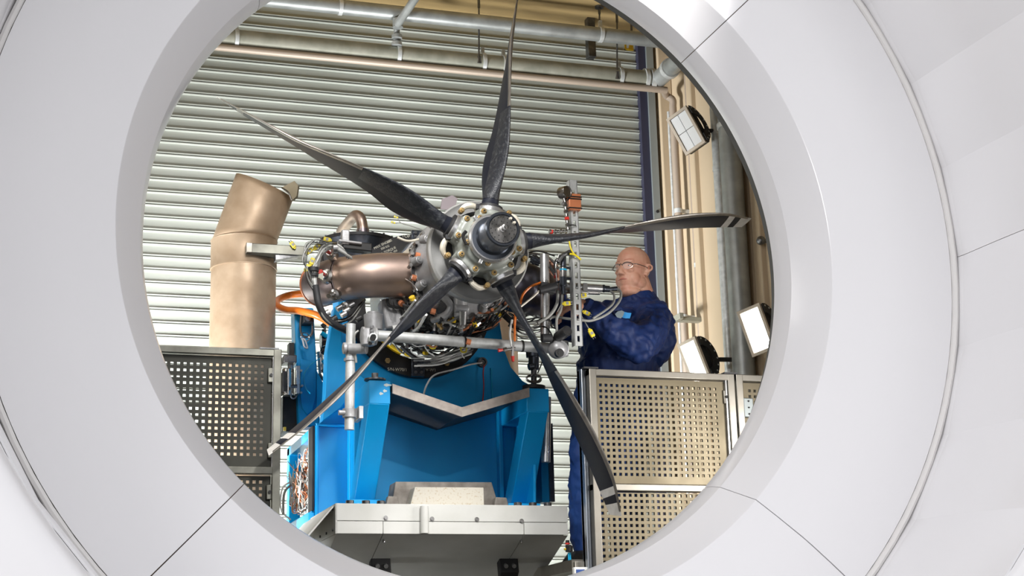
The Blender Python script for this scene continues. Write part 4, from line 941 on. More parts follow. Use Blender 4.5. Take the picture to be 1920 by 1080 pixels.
# left barrier
xr = at(526, 800, PB).x; fw = .034
zt1 = ztop(525, 656); zm1 = ztop(520, 876)
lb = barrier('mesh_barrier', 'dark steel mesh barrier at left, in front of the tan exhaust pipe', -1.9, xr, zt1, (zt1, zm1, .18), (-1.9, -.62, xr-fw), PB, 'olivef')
x0s = at(300, 700, PB).x-.42; x1s = at(511, 700, PB).x
npx = 27
def sheet(t, x0, x1, z0, z1, lastpx, firstpy, m, Y=PB+.012, left=None, nz=15):
    hx = at(lastpx, 700, Y).x; hz = at(500, firstpy, Y).z if left is None else left
    nx = int((hx-x0-.03)/PIT); ox = hx-x0-(nx)*PIT-HO+PIT
    return part('mesh_sheet', perf(x0, x1, z0, z1, Y, nx, nz, PIT, HO, ox-0, z1-hz), X[m], t, smooth=0, fix=False)
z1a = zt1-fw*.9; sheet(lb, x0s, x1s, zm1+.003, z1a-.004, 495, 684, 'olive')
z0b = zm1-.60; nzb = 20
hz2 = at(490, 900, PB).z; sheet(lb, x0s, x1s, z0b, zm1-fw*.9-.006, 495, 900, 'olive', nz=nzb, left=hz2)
part('trim_strip', MB().box(x1s+.001, x1s+.006, PB-.004, PB+.02, zm1, z1a), X['alu'], lb)
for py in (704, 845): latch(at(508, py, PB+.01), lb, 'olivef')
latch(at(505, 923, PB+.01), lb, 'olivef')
c = at(505, 652, PB); part('top_hinge', MB().box(c.x-.04, c.x+.04, PB-.01, PB+.03, zt1, zt1+.006), X['dsteel'], lb)
part('yellow_edge', MB().box(-1.9, at(510, 650, PB).x, PB+.02, PB+.035, zt1, zt1+.003), X['yband'], lb)
# right barrier 1
xl = at(1107, 800, PB).x; xr2 = at(1381, 800, PB).x; zt2 = (ztop(1108, 692)+ztop(1380, 702))/2; zm2 = (ztop(1120, 903)+ztop(1330, 914))/2
rb = barrier('mesh_barrier', 'stainless mesh barrier in front of the technician', xl, xr2, zt2, (zt2, zm2, .18), (xl, xr2-fw), PB, 'stainf')
z1b = zt2-fw*.9
def sheet2(t, x0, x1, z0, z1, firstpx, firstpy, nx, nz, m, Y=PB+.012):
    h = at(firstpx, firstpy, Y)
    return part('mesh_sheet', perf(x0, x1, z0, z1, Y, nx, nz, PIT, HO, h.x-x0, z1-h.z), X[m], t, smooth=0, fix=False)
sheet2(rb, xl+fw+.006, xr2-fw-.012, zm2+.004, z1b-.005, 1123, 719, 22, 16, 'stain')
sheet2(rb, xl+fw+.006, xr2-fw-.012, zm2-.75, zm2-fw*.9-.006, 1126, 925, 22, 24, 'stain')
part('trim_strip', MB().box(xr2-fw-.011, xr2-fw-.004, PB-.002, PB+.02, zm2, z1b), X['alu'], rb)
for px, py in ((1112, 734), (1361, 745), (1118, 943)): latch(at(px, py, PB+.01), rb, 'stainf')
for px in (1107, 1369):
    c = at(px, 692, PB); part('top_hinge', MB().box(c.x-.035, c.x+.035, PB-.01, PB+.03, zt2, zt2+.008), X['dsteel'], rb)
# extruded aluminium post left of it
e0, e1 = at(1089, 800, PB+.05).x, at(1103, 800, PB+.05).x
ex = thing('extrusion_post', 'bluish aluminium profile post at the left edge of the right barrier', 'post', ((e0+e1)/2, PB+.06, 0))
z_e = ztop(1095, 690)
part('profile', MB().box(e0, e0+.012, PB+.02, PB+.08, .3, z_e).box(e0+.016, e0+.024, PB+.035, PB+.08, .3, z_e).box(e0+.028, e1, PB+.02, PB+.08, .3, z_e), X['ext'], ex, bevel=.002)
part('profile_core', MB().box(e0, e1, PB+.05, PB+.075, .3, z_e-.002), X['gun'], ex)
# right barrier 2 (bent back along the right)
x3 = at(1384, 800, PB).x; x4 = x3+.75
rb2 = barrier('mesh_barrier', 'narrow slice of stainless barrier at far right against the duct edge', x3, x4, zt2, (zt2, ztop(1400, 792), .18), (x3, x4), PB, 'stainf')
part('mesh_sheet', perf(x3+fw+.004, x4, ztop(1400, 792)+.003, z1b-.005, PB+.012, 22, 3, PIT, HO, .03, .03), X['stain'], rb2, smooth=0, fix=False)
part('mesh_sheet', perf(x3+fw+.004, x4, ztop(1400, 792)-.8, ztop(1400, 792)-fw, PB+.012, 22, 20, PIT, HO, .03, .12), X['stain'], rb2, smooth=0, fix=False)
c = at(1402, 765, PB); lk = part('lock_case', MB().box(c.x-.025, c.x+.025, PB-.012, PB+.005, c.z-.045, c.z+.045), X['guide'], rb2, bevel=.004)
for dz in (-.03, 0, .03): part('lock_screw', MB().cyl((c.x, PB-.016, c.z+dz), (c.x, PB-.012, c.z+dz), .004, n=8), X['black'], lk)
latch(at(1394, 806, PB+.01), rb2, 'stainf')
# platform the technician stands on
zf = at(1080, 1050, 6.62).z
pf = thing('service_platform', 'raised steel service platform behind the right barrier', 'platform', (at(1230, 1000, 7.1).x, 7.1, 0))
pc_ = MB().box(e0-.05, x4, PB+.09, 7.9, zf-.05, zf)
part('platform_deck', pc_, X['stainf'], pf)
for xx in (e0, x4-.06):
    for yy in (PB+.12, 7.8): part('platform_leg', MB().box(xx, xx+.05, yy, yy+.05, 0, zf-.05), X['stainf'], pf)
part('edge_beam', MB().box(at(1070, 1060, 6.62).x, e0, PB+.06, PB+.10, zf-.3, zf-.01).box(at(1071, 1060, 6.6).x, at(1074, 1060, 6.6).x, PB+.05, PB+.06, zf-.3, zf-.01), X['stainf'], pf, bevel=.003)
a, b = at(1075, 1090, 6.55), at(1100, 1064, 6.55)
mon = thing('control_screen', 'small screen in a white frame under the right barrier post', 'screen', ((a.x+b.x)/2, 6.54, a.z))
part('screen_frame', MB().box(a.x, b.x, 6.53, 6.56, a.z, b.z), X['white'], mon, bevel=.003)
part('screen_glass', MB().box(a.x+.007, b.x-.018, 6.527, 6.531, a.z, b.z-.01), X['trouser'], mon)
part('screen_stand', MB().box(a.x+.02, b.x-.02, 6.53, 6.55, 0, a.z+.001), X['dsteel'], mon)
c = at(1066, 1035, 6.7)
vv = thing('air_valve', 'small black valve with a red knob and blue hose beside the trouser leg', 'valve', at(1066, 1052, 6.7))
part('valve_body', MB().cyl(at(1066, 1035, 6.7), at(1066, 1022, 6.7), .014, n=12).cyl(at(1069, 1034, 6.69), at(1069, 1024, 6.69), .012, n=12), X['black'], vv)
part('valve_knob', MB().cyl(at(1064, 1021, 6.7), at(1064, 1018, 6.7), .010, n=12), X['red'], vv)
part('valve_cap', MB().cyl(at(1064, 1018, 6.7), at(1064, 1013, 6.7), .009, n=12), X['black'], vv)
part('valve_spout', MB().cyl(at(1058, 1030, 6.7), at(1064, 1029, 6.7), .005, n=8), X['yband'], vv)
for dx in (0, 3): part('hose', MB().cyl(at(1066+dx, 1036, 6.7), at(1067+dx, 1052, 6.7), .004, n=8), X['cyan'], vv)
# ================================================================== INSTRUMENT RAKE (scaffold tubes)
G = X['galv']
rk = thing('instrument_frame', 'galvanised scaffold-tube frame with cast clamps crossing under the propeller', 'frame', at(655, 806, 6.72))
part('cross_tube', MB().cyl(at(690, 628, 6.66), at(1046, 654, 6.66), .0245, n=28), G, rk, smooth=60)
for px, py in ((871, 641), (979, 649)): part('cable_tie', MB().cyl(at(px-1.5, py, 6.66), at(px+1.5, py, 6.66), .027, n=20), X['black'], rk)
part('upright_tube', MB().cyl(at(658, 608, 6.74), at(655, 806, 6.74), .0215, n=24), G, rk, smooth=60)
part('upright_tube', MB().cyl(at(1021, 478, 6.62), at(1022, 636, 6.62), .0215, n=24), X['alu'], rk, smooth=60)
def clampc(c, ax_, r, mt, n=20):
    d = Vector(ax_).normalized(); u, v_ = perp(d)
    return MB().cyl(c-d*r*.9, c+d*r*.9, r, n=n).cyl(c-d*r*.95, c-d*r*.6, r*1.12, n=n).cyl(c+d*r*.6, c+d*r*.95, r*1.12, n=n)
cc1 = part('cast_clamp', clampc(at(692, 630, 6.66), (1, 0, 0), .036, G).cyl(at(690, 618, 6.64), at(690, 648, 6.64), .030, n=18), X['cast'], rk, bevel=.003)
part('cast_clamp', MB().cyl(at(655, 654, 6.72), at(688, 654, 6.68), .024, n=16).cyl(at(643, 653, 6.73), at(650, 653, 6.73), .026, n=14), X['cast'], rk, bevel=.003)
part('clamp_collar', MB().cyl(at(656, 648, 6.74), at(656, 660, 6.74), .030, n=20).cyl(at(656, 672, 6.74), at(656, 677, 6.74), .027, n=20), X['cast'], rk)
part('tube_stub', MB().lathe([(.0, 0), (.013, 0), (.013, .06), (.0185, .06), (.0185, -.06), (0, -.06)], at(697, 636, 6.60), (-.1, -1, -.05), 20), X['galv'], rk)
part('stub_bore', MB().cyl(at(699, 634, 6.535), at(699, 634, 6.532), .013, n=16), X['black'], rk)
for px, py in ((697, 614), (697, 622), (693, 645)):
    c = at(px, py, 6.6); part('clamp_screw', MB().cyl(c, c-Vector((0, .012, 0)), .009, n=12).cyl(c-Vector((0, .012, 0)), c-Vector((0, .013, 0)), .005, n=6), X['dsteel'], rk)
wc = at(655, 775, 6.74)
part('wall_clamp', MB().cyl(wc-Vector((0, 0, .02)), wc+Vector((0, 0, .02)), .03, n=20).box(wc.x, wc.x+.055, 6.75, 6.80, wc.z-.02, wc.z+.02).box(wc.x+.035, wc.x+.055, 6.70, 6.82, wc.z-.028, wc.z+.028).cyl(wc+Vector((-.05, -.01, 0)), wc+Vector((-.02, -.01, 0)), .012, n=10), X['cast'], rk, bevel=.002)
part('tube_hose', MB().tube([at(672, 620, 6.7), at(665, 628, 6.7), at(665, 650, 6.71), at(668, 680, 6.71)], .005, 8), X['grey'], rk)
# right clamp cluster
part('cast_clamp', MB().cyl(at(1050, 655, 6.60), at(1046, 655, 6.70), .042, n=24).cyl(at(1041, 632, 6.63), at(1044, 668, 6.63), .026, n=18).ball(at(1045, 655, 6.62), .045, 16).cyl(at(1058, 640, 6.62), at(1058, 668, 6.62), .02, n=12), X['cast'], rk, bevel=.003)
c = at(1047, 663, 6.57); part('clamp_screw', MB().cyl(c, c-Vector((0, .02, 0)), .02, n=16).cyl(c-Vector((0, .02, 0)), c-Vector((0, .022, 0)), .01, n=6), X['dsteel'], rk)
part('tube_stub', MB().cyl(at(1046, 632, 6.6), at(1064, 620, 6.52), .024, n=20), X['dsteel'], rk)
part('stub_bore', MB().cyl(at(1064, 620, 6.52), at(1064.5, 619.6, 6.516), .018, n=16), X['black'], rk)
part('rubber_sleeve', MB().cyl(at(1016, 634, 6.6), at(1034, 634, 6.6), .020, n=16), X['rubber'], rk)
part('black_manifold', MB().obox(at(1026, 541, 6.60), (.038, 0, -.004), (0, .025, 0), (0.005, 0, .022)).cyl(at(1010, 545, 6.58), at(1044, 536, 6.58), .018, n=12), X['rubber'], rk, bevel=.004)
part('cable_tie', MB().cyl(at(1021, 598, 6.62), at(1021, 601, 6.62), .025, n=18), X['black'], rk)
for pts, r, m in (([(1022, 600), (1032, 602), (1034, 612), (1044, 618), (1050, 632)], .004, 'black'), ([(1000, 615), (1018, 612), (1030, 620), (1040, 640)], .0035, 'black'), ([(1054, 552), (1052, 580), (1044, 598), (1044, 625)], .0065, 'grey'), ([(1046, 545), (1044, 570), (1030, 592), (1008, 606)], .008, 'grey')):
    part('cable', MB().tube([at(x, y, 6.6) for x, y in pts], r, 8), X[m], rk, smooth=60)
# lower right tube and jack on the arm
tag(part('scaffold_tube', MB().cyl(at(1025, 745, 7.02), at(1023, 867, 7.02), .022, n=20), X['alu'], smooth=60), 'short galvanised tube hanging beside the right blue strut', 'tube')
jk = thing('adjuster_jack', 'dark steel adjuster with coil and hose standing on the right blue arm', 'jack', at(1001, 728, 6.95))
part('jack_base', MB().cyl(at(1001, 730, 6.95), at(1001, 724, 6.95), .055, n=24), X['black'], jk)
part('jack_column', MB().cyl(at(1001, 726, 6.95), at(1001, 690, 6.95), .014, n=14), X['dsteel'], jk)
part('jack_head', MB().cyl(at(1001, 693, 6.95), at(1001, 668, 6.95), .026, n=16).cyl(at(1000, 670, 6.95), at(999, 657, 6.95), .034, n=16).cyl(at(1001, 686, 6.94), at(991, 688, 6.94), .018, n=12), X['gun'], jk, bevel=.003)
part('jack_coil', MB().tube([at(1001+14*math.cos(k*1.1), 708+7*math.sin(k*1.1)+k*.3, 6.93) for k in range(14)], .004, 6), X['steel'], jk)
part('jack_hose', MB().tube([at(1018, 660, 6.9), at(1016, 680, 6.9), at(1008, 700, 6.9)], .003, 6), X['black'], jk)
# ---- slotted strut with pressure instruments
sx0, sx1_ = at(1073, 500, 6.56).x, at(1087.5, 500, 6.56).x; sz0, sz1 = at(1080, 648, 6.56).z, at(1080, 338, 6.56).z
ss = thing('slotted_strut', 'upright slotted galvanised steel channel right of the engine', 'strut', ((sx0+sx1_)/2, 6.58, sz0))
hw, hh, pz = .0125, .028, (at(1080, 407, 6.56).z-at(1080, 426.2, 6.56).z)
gx = [sx0, (sx0+sx1_)/2-hw/2, (sx0+sx1_)/2+hw/2, sx1_]; nh = int((sz1-sz0-.02)/pz); gz = [sz0]
for i in range(nh): gz += [sz0+.018+i*pz, sz0+.018+i*pz+hh]
gz.append(sz1); mb = MB(); mb.v = [Vector((x, y, z)) for y in (6.56, 6.5635) for z in gz for x in gx]; o_ = 4*len(gz)
for j in range(len(gz)-1):
    for i in range(3):
        a = j*4+i
        if i == 1 and j % 2:
            q = (a, a+1, a+5, a+4)
            for k in range(4): mb.f.append((q[k], q[(k+1) % 4], q[(k+1) % 4]+o_, q[k]+o_)[::-1])
        else: mb.f += [(a, a+1, a+5, a+4), (a+o_, a+4+o_, a+5+o_, a+1+o_)]
web = part('slotted_web', mb, X['galv'], ss, smooth=0, fix=False)
part('left_flange', MB().box(sx0-.001, sx0+.002, 6.56, 6.60, sz0, sz1), X['galv'], ss)
part('right_flange', MB().box(sx1_-.002, sx1_+.001, 6.56, 6.60, sz0, sz1), X['galv'], ss)
cw = at(1074, 378, 6.55)
part('copper_wrap', MB().box(at(1066, 378, 6.55).x, at(1088.5, 378, 6.55).x, 6.54, 6.61, at(1077, 394, 6.55).z, at(1077, 364, 6.55).z), X['copper'], ss, bevel=.003, label='orange-brown foil wrap round the channel')
for py in (370, 374, 391):
    part('black_tie', MB().box(at(1065, 378, 6.55).x, at(1089.5, 378, 6.55).x, 6.537, 6.613, at(1077, py+1, 6.55).z, at(1077, py-1, 6.55).z), X['black'], ss)
gg = thing('pressure_gauge', 'small round metal gauge on a string of fittings at the top of the slotted channel', 'gauge', at(1060, 378, 6.55))
gc = at(1058, 361, 6.55)
part('gauge_case', MB().lathe([(0, .02), (.022, .02), (.024, .024), (.027, .024), (.029, .018), (.029, -.02), (.02, -.028), (0, -.028)], gc, (.45, -1, -.05), 28), X['steel'], gg)
part('gauge_stem', MB().cyl(at(1058, 372, 6.55), at(1060, 384, 6.55), .009, n=10), X['steel'], gg)
for i in range(9):
    py = 376+i*6.3; px = 1059+i*.75
    part('pipe_fitting', MB().cyl(at(px, py, 6.54), at(px+.5, py+4.6, 6.54), .0115 if i % 2 else .0085, n=6 if i % 2 else 12), X['steel'] if i != 5 else X['red'], gg)
part('side_fitting', MB().cyl(at(1052, 381, 6.54), at(1060, 381, 6.54), .010, n=6), X['steel'], gg)
for i in range(7):
    px = 1063-i*5
    part('pipe_fitting', MB().cyl(at(px, 434, 6.54), at(px-3.8, 434, 6.54), .008 if i % 2 else .0105, n=10), X['steel'], gg)
part('end_cap', MB().cyl(at(1031, 434.5, 6.54), at(1036, 434.5, 6.54), .010, n=10), X['red'], gg)
part('black_tie', MB().tube([at(1066, 423, 6.54), at(1074, 422, 6.55), at(1080, 423, 6.555)], .003, 6), X['black'], gg)
tag(part('yellow_wire', MB().tube([at(1067, 450, 6.545), at(1070, 465, 6.54), at(1077, 477, 6.54), at(1089, 487, 6.54)], .004, 6).tube([at(1068, 476, 6.545), at(1078, 478, 6.54), at(1089, 487, 6.54)], .005, 6), X['yellow'], smooth=60), 'yellow wire end crossing the slotted channel below the blade', 'wire')
sv = thing('solenoid_valve', 'stack of dark valve fittings clipped left of the slotted channel', 'valve', at(1056, 560, 6.6))
part('valve_stack', MB().cyl(at(1056, 478, 6.58), at(1056, 500, 6.58), .014, n=12).cyl(at(1056, 520, 6.58), at(1056, 536, 6.58), .017, n=12).cyl(at(1056, 536, 6.58), at(1057, 552, 6.58), .011, n=12), X['gun'], sv)
part('valve_sleeve', MB().cyl(at(1056, 502, 6.58), at(1056, 520, 6.58), .016, n=16), X['steel'], sv)
part('blue_ring', MB().cyl(at(1056, 505, 6.58), at(1056, 507.5, 6.58), .0165, n=16), X['cyan'], sv)
part('valve_lever', MB().cyl(at(1050, 482, 6.56), at(1068, 472, 6.56), .010, n=10).cyl(at(1046, 492, 6.56), at(1056, 478, 6.56), .010, n=10).cyl(at(1066, 474, 6.56), at(1070, 474, 6.56), .014, n=10), X['dsteel'], sv)
for py in (502, 522): part('clip', MB().box(at(1056, py, 6.58).x, at(1072, py, 6.58).x, 6.575, 6.585, at(1060, py+2, 6.58).z, at(1060, py-2, 6.58).z), X['gun'], sv)
part('red_fitting', MB().cyl(at(1041, 513, 6.62), at(1043, 521, 6.62), .010, n=10), X['red'], sv)
for pts, r, m in (([(1042, 512), (1040, 492), (1048, 482)], .004, 'black'), ([(1030, 500), (1036, 510), (1040, 516)], .005, 'black'), ([(1032, 540), (1040, 532), (1052, 526)], .006, 'gun'), ([(1048, 478), (1042, 500), (1046, 540)], .004, 'steel')):
    part('hose', MB().tube([at(x, y, 6.6) for x, y in pts], r, 8), X[m], sv, smooth=60)
# probe cylinder with looping cable
pr = thing('proximity_probe', 'silver cylindrical probe with dark connector pointing at the technician', 'probe', at(1110, 545, 6.62))
part('probe_barrel', MB().cyl(at(1050, 536, 6.62), at(1128, 541, 6.62), .0175, n=20), X['alu'], pr)
part('second_barrel', MB().cyl(at(1050, 546, 6.63), at(1124, 549, 6.63), .0105, n=16), X['steel'], pr)
part('probe_clip', MB().box(at(1093, 536, 6.6).x, at(1101, 536, 6.6).x, 6.595, 6.60, at(1097, 546, 6.6).z, at(1097, 531, 6.6).z), X['alu'], pr)
part('connector', MB().cyl(at(1127, 541, 6.62), at(1142, 542, 6.62), .0155, n=16).cyl(at(1131, 541, 6.62), at(1133, 541, 6.62), .0185, n=16).cyl(at(1142, 542, 6.62), at(1157, 541, 6.62), .009, .011, 12), X['gun'], pr)
part('probe_cable', MB().tube([at(x, y, Y) for x, y, Y in ((1156, 541, 6.62), (1164, 548, 6.6), (1161, 565, 6.58), (1140, 588, 6.57), (1110, 601, 6.57), (1088, 600, 6.57), (1060, 597, 6.62), (1040, 594, 6.64), (1030, 600, 6.64), (1030, 615, 6.64))], .0062, 8), X['grey'], pr, smooth=60)
part('probe_cable', MB().tube([at(x, y, Y) for x, y, Y in ((1142, 544, 6.62), (1151, 552, 6.6), (1150, 568, 6.58), (1135, 582, 6.57), (1112, 597, 6.57))], .0055, 8), X['grey'], pr, smooth=60)
# yellow thermocouple plugs
def plug(px, py, ang, Y, label, wire=None, sz=1., group=None):
    c = at(px, py, Y); dx = at(px+10, py, Y)-c; dz = at(px, py-10, Y)-c
    u = (dx*math.cos(ang)+dz*math.sin(ang)).normalized(); v_ = (dz*math.cos(ang)-dx*math.sin(ang)).normalized(); n_ = u.cross(v_)
    t = thing('thermocouple_plug', label, 'plug', c, group)
    k = .001*sz
    part('plug_body', MB().obox(c, u*17*k, v_*10*k, n_*6*k).obox(c-u*20*k, u*4*k, v_*6*k, n_*4*k), X['yellow'], t, bevel=.0025)
    part('plug_label', MB().obox(c+n_*6.3*k*(1 if n_.dot(CAM-c) > 0 else -1), u*6*k, v_*7*k, n_*.4*k), X['grey'], t)
    for s_ in (-1, 1): part('pin', MB().cyl(c+u*16*k+v_*s_*5*k, c+u*27*k+v_*s_*5*k, 1.9*k, n=6), X['steel'], t)
    if wire: part('plug_wire', MB().tube([c-u*22*k]+[at(x, y, Y) for x, y in wire], .0022, 6), X['grey'], t, smooth=60)
plug(1093, 554, .15, 6.60, 'yellow plug with pins level with the probe, right of the slotted channel', [(1075, 557), (1062, 560)])
plug(1063, 569, .1, 6.56, 'yellow plug left of the slotted channel near the gripping hand', [(1050, 575), (1045, 585)])
plug(1100, 587, -.45, 6.60, 'yellow plug tilted down under the cuff', [(1088, 575), (1078, 568)], .95)
plug(1109, 625, -1.05, 6.58, 'yellow plug hanging lowest in front of the navy jacket', [(1098, 606), (1090, 592)], 1.05)
plug(549, 459, 2.2, 7.575, 'yellow plug lying on the stay bracket of the tan exhaust pipe', None, 1.0)
for px, py, an, lab in ((613, 449, 2.9, 'yellow plug on top of the left cable bundle'), (594, 462, .8, 'yellow plug at the upper left of the left cable bundle'), (580, 471, .7, 'yellow plug at the outer left of the cable bundle'), (585, 490, 1.2, 'yellow plug halfway down the left side of the cable bundle'), (576, 502, 1.0, 'lowest yellow plug on the left cable bundle')):
    plug(px, py, an, 6.70, lab, [(600, 475), (598, 500)] if py > 470 else [(612, 458), (622, 462)], .95)
for px, py, lab in ((742, 407, 'small yellow plug above the black ring, left of the left blade root'), (737, 417, 'small yellow plug just below another above the black ring')):
    plug(px, py, 2.8, 6.75, lab, [(752, 418), (775, 425), (795, 432)], .5)
# ---- left harness over the stub end
hn = thing('sensor_harness', 'bundle of silver and black sensor cables arching over the bronze stub end', 'cable bundle', at(600, 560, 6.7))
hr = random.Random(11)
for i in range(16):
    o1, o2 = hr.uniform(-5, 5), hr.uniform(-5, 5)
    part('braided_cable', MB().tube([at(655+o1, 482+o2*.6, 6.72), at(640, 468+o1, 6.70), at(622, 460+o2, 6.70), at(606+o1*.4, 468+o2, 6.70), at(596+o2*.6, 485, 6.70), at(590+o1*.6, 505, 6.70), at(590+o2*.5, 530, 6.70), at(593+o1*.4, 552, 6.72)], hr.uniform(.003, .0055), 6, 5), X[hr.choice(['steel', 'steel', 'alu', 'white', 'black', 'grey'])], hn, smooth=60)
for i in range(9):
    o1 = hr.uniform(-8, 8); o2 = hr.uniform(-6, 6)
    part('thin_lead', MB().tube([at(620+o1, 458, 6.68), at(585+o1, 455+o2, 6.66), at(572+o2, 480+o1, 6.66), at(578+o1*.5, 515+o2, 6.68), at(590, 545+o2, 6.7)], .0016, 5, 6), X[hr.choice(['white', 'grey', 'black'])], hn, smooth=60)
part('split_ring', MB().cyl(at(587, 502, 6.7), at(587, 509, 6.7), .026, n=18).cyl(at(588, 514, 6.7), at(588, 518, 6.7), .022, n=18), X['rubber'], hn)
part('metal_collar', MB().cyl(at(623, 466, 6.69), at(631, 466, 6.69), .028, n=18), X['steel'], hn)
part('black_sleeve', MB().tube([at(591, 535, 6.7), at(594, 552, 6.7), at(598, 572, 6.7), at(610, 595, 6.72), at(630, 610, 6.75), at(650, 620, 6.8)], .016, 10), X['rubber'], hn, smooth=60)
for i in range(8):
    o1 = hr.uniform(-7, 7)
    part('braided_cable', MB().tube([at(596+o1*.3, 555, 6.7), at(602+o1*.5, 585+o1, 6.7), at(628, 606+o1, 6.74), at(655, 600+o1, 6.8), at(672, 580+o1, 6.85), at(684, 562, 6.9)], hr.uniform(.003, .006), 6, 5), X[hr.choice(['grey', 'black', 'steel', 'black'])], hn, smooth=60)
part('harness_bracket', MB().prism([at(592, 516, 6.72), at(606, 511, 6.72), at(606, 526, 6.72)], (0, .006, 0)), X['pipe'], hn)
for px, py, m in ((608, 590, 'alu'), (640, 592, 'steel'), (655, 575, 'dsteel'), (632, 580, 'dsteel'), (645, 585, 'steel'), (668, 600, 'black'), (622, 600, 'black')):
    part('cable_connector', MB().cyl(at(px, py, 6.74), at(px+9, py-5, 6.74), .013, n=12), X[m], hn)
# ================================================================== TECHNICIAN
Fv = Vector((-.84, -.54, 0)).normalized(); Sv = Vector((0, 0, 1)).cross(Fv); Zv = Vector((0, 0, 1))
H = at(1187, 510, 6.97)
def hw_(f, s, u): return H+Fv*f+Sv*s+Zv*u
FA = (Fv, Sv, Zv)
per = thing('person', 'bald man in glasses and navy work jacket reaching into the engine from the right', 'person', Vector((at(1150, 1000, 7.0).x, 7.0, zf)))
def cap(mb, a, b, r0, r1=None, n=14):
    r1 = r0 if r1 is None else r1; a, b = Vector(a), Vector(b)
    mb.sweep([a, b], [r0, r1], n); mb.ball(a, r0, n); mb.ball(b, r1, n)
def chain(mb, pts, rs, n=14):
    for i in range(len(pts)-1): cap(mb, pts[i], pts[i+1], rs[i], rs[i+1], n)
sk = MB()
sk.ball(hw_(-.008, 0, .038), (.100, .078, .092), 24, FA)
sk.ball(hw_(.012, 0, .01), (.085, .075, .085), 24, FA)
sk.ball(hw_(.028, 0, -.050), (.070, .062, .068), 20, FA)
sk.ball(hw_(.060, 0, -.094), (.030, .036, .026), 16, FA)          # chin
for s in (-1, 1):
    sk.ball(hw_(.046, s*.040, -.050), (.034, .028, .040), 14, FA)     # cheeks
    sk.ball(hw_(.01, s*.050, -.064), (.044, .022, .034), 14, FA)      # jaw corner
    cap(sk, hw_(.083, s*.012, .036), hw_(.070, s*.046, .034), .011, .010, 10)   # brow
    sk.ball(hw_(.072, s*.034, -.012), (.018, .022, .014), 12, FA)     # lower lid
    sk.ball(hw_(.100, s*.012, -.028), (.012, .009, .008), 10, FA)     # nostril
    sk.ball(hw_(-.014, s*.080, -.002), (.012, .007, .024), 14, FA); sk.lathe([(.0165+.0055*math.cos(q), .0055*math.sin(q)) for q in [k*math.pi/4 for k in range(8)]], hw_(-.014, s*.086, .008), (-.35, s*.9*Sv.y, 0), 18, close=True)    # ear
    sk.ball(hw_(-.004, s*.077, -.026), (.010, .008, .010), 10, FA)
cap(sk, hw_(.086, 0, .024), hw_(.108, 0, -.020), .010, .0135, 10)
sk.ball(hw_(.083, 0, -.052), (.016, .026, .018), 12, FA)           # mouth mound
sk.ball(hw_(.028, 0, -.112), (.060, .056, .028), 16, FA)            # double chin
cap(sk, hw_(-.02, 0, -.05), at(1204, 572, 7.0), .068, .076, 20)
# torso core, arms and legs inside the clothes
T0, T1 = at(1190, 600, 7.0), at(1160, 700, 7.0)
cap(sk, T0, T1, .12, .12, 16)
Wn, Wf = at(1092, 571, 6.67), at(1037, 545, 6.86)
Shn, Eln = at(1226, 594, 6.86), at(1196, 648, 6.68)
Shf, Elf = at(1165, 588, 7.14), at(1066, 612, 7.02)
chain(sk, [Shn, Eln, Wn], [.045, .038, .027], 12); chain(sk, [Shf, Elf, Wf], [.045, .038, .027], 12)
cap(sk, T0, Shn, .08, .05); cap(sk, T0, Shf, .08, .05)
L1 = [at(1128, 715, 6.98), at(1104, 850, 6.96), at(1101, 985, 6.98)]; L2 = [at(1180, 718, 7.05), at(1176, 850, 7.05), at(1176, 985, 7.08)]
for L_ in (L1, L2):
    L_.append(Vector((L_[-1].x+.0, L_[-1].y, zf+.09))); chain(sk, [T1]+L_, [.1, .075, .06, .05, .045], 12)
# hands: palm, four fingers of different lengths, thumb
def hand(mb, wrist, dirv, nrm, curl, side, L=1.0):
    d = Vector(dirv).normalized(); n = Vector(nrm); n = (n-d*n.dot(d)).normalized(); w = d.cross(n)*side
    pc = wrist+d*.050
    mb.ball(wrist+d*.012, (.030, .024, .018), 14, (d, w, n)); mb.ball(pc, (.052, .040, .0155), 16, (d, w, n)); mb.ball(wrist+d*.075, (.022, .040, .013), 14, (d, w, n))
    for i, (off, ln) in enumerate(((.031, .92), (.011, 1.0), (-.010, .95), (-.030, .76))):
        b = wrist+d*.086+w*off; dd = (d+w*off*2.2).normalized(); p = [b]
        ang = 0
        for k, sl_ in enumerate((.042, .027, .021)):
            ang += curl[k]+(i*.05); p.append(p[-1]+(dd*math.cos(ang)+n*math.sin(ang))*sl_*ln*L)
        chain(mb, [pc]+p, [.010, .0100, .0092, .0085, .0072], 10)
    t0 = wrist+d*.022+w*.030; t1 = t0+(d*.6+w*.75+n*.25).normalized()*.036; t2 = t1+(d*.85+w*.15+n*.55).normalized()*.030; t3 = t2+(d*.8-w*.25+n*.6).normalized()*.022
    chain(mb, [wrist+d*.02+w*.01, t0, t1, t2, t3], [.014, .0135, .0115, .0105, .0085], 10)
hand(sk, Wn, (-1, -.05, -.30), (.1, .3, -1), (.25, .6, .5), 1)
hand(sk, Wf, (.02, -.15, 1), (-1, -.5, .1), (.3, .5, .45), -1)
body, bodybvh = remesh(sk, 'body', .0042, X['skin'], per, 3)
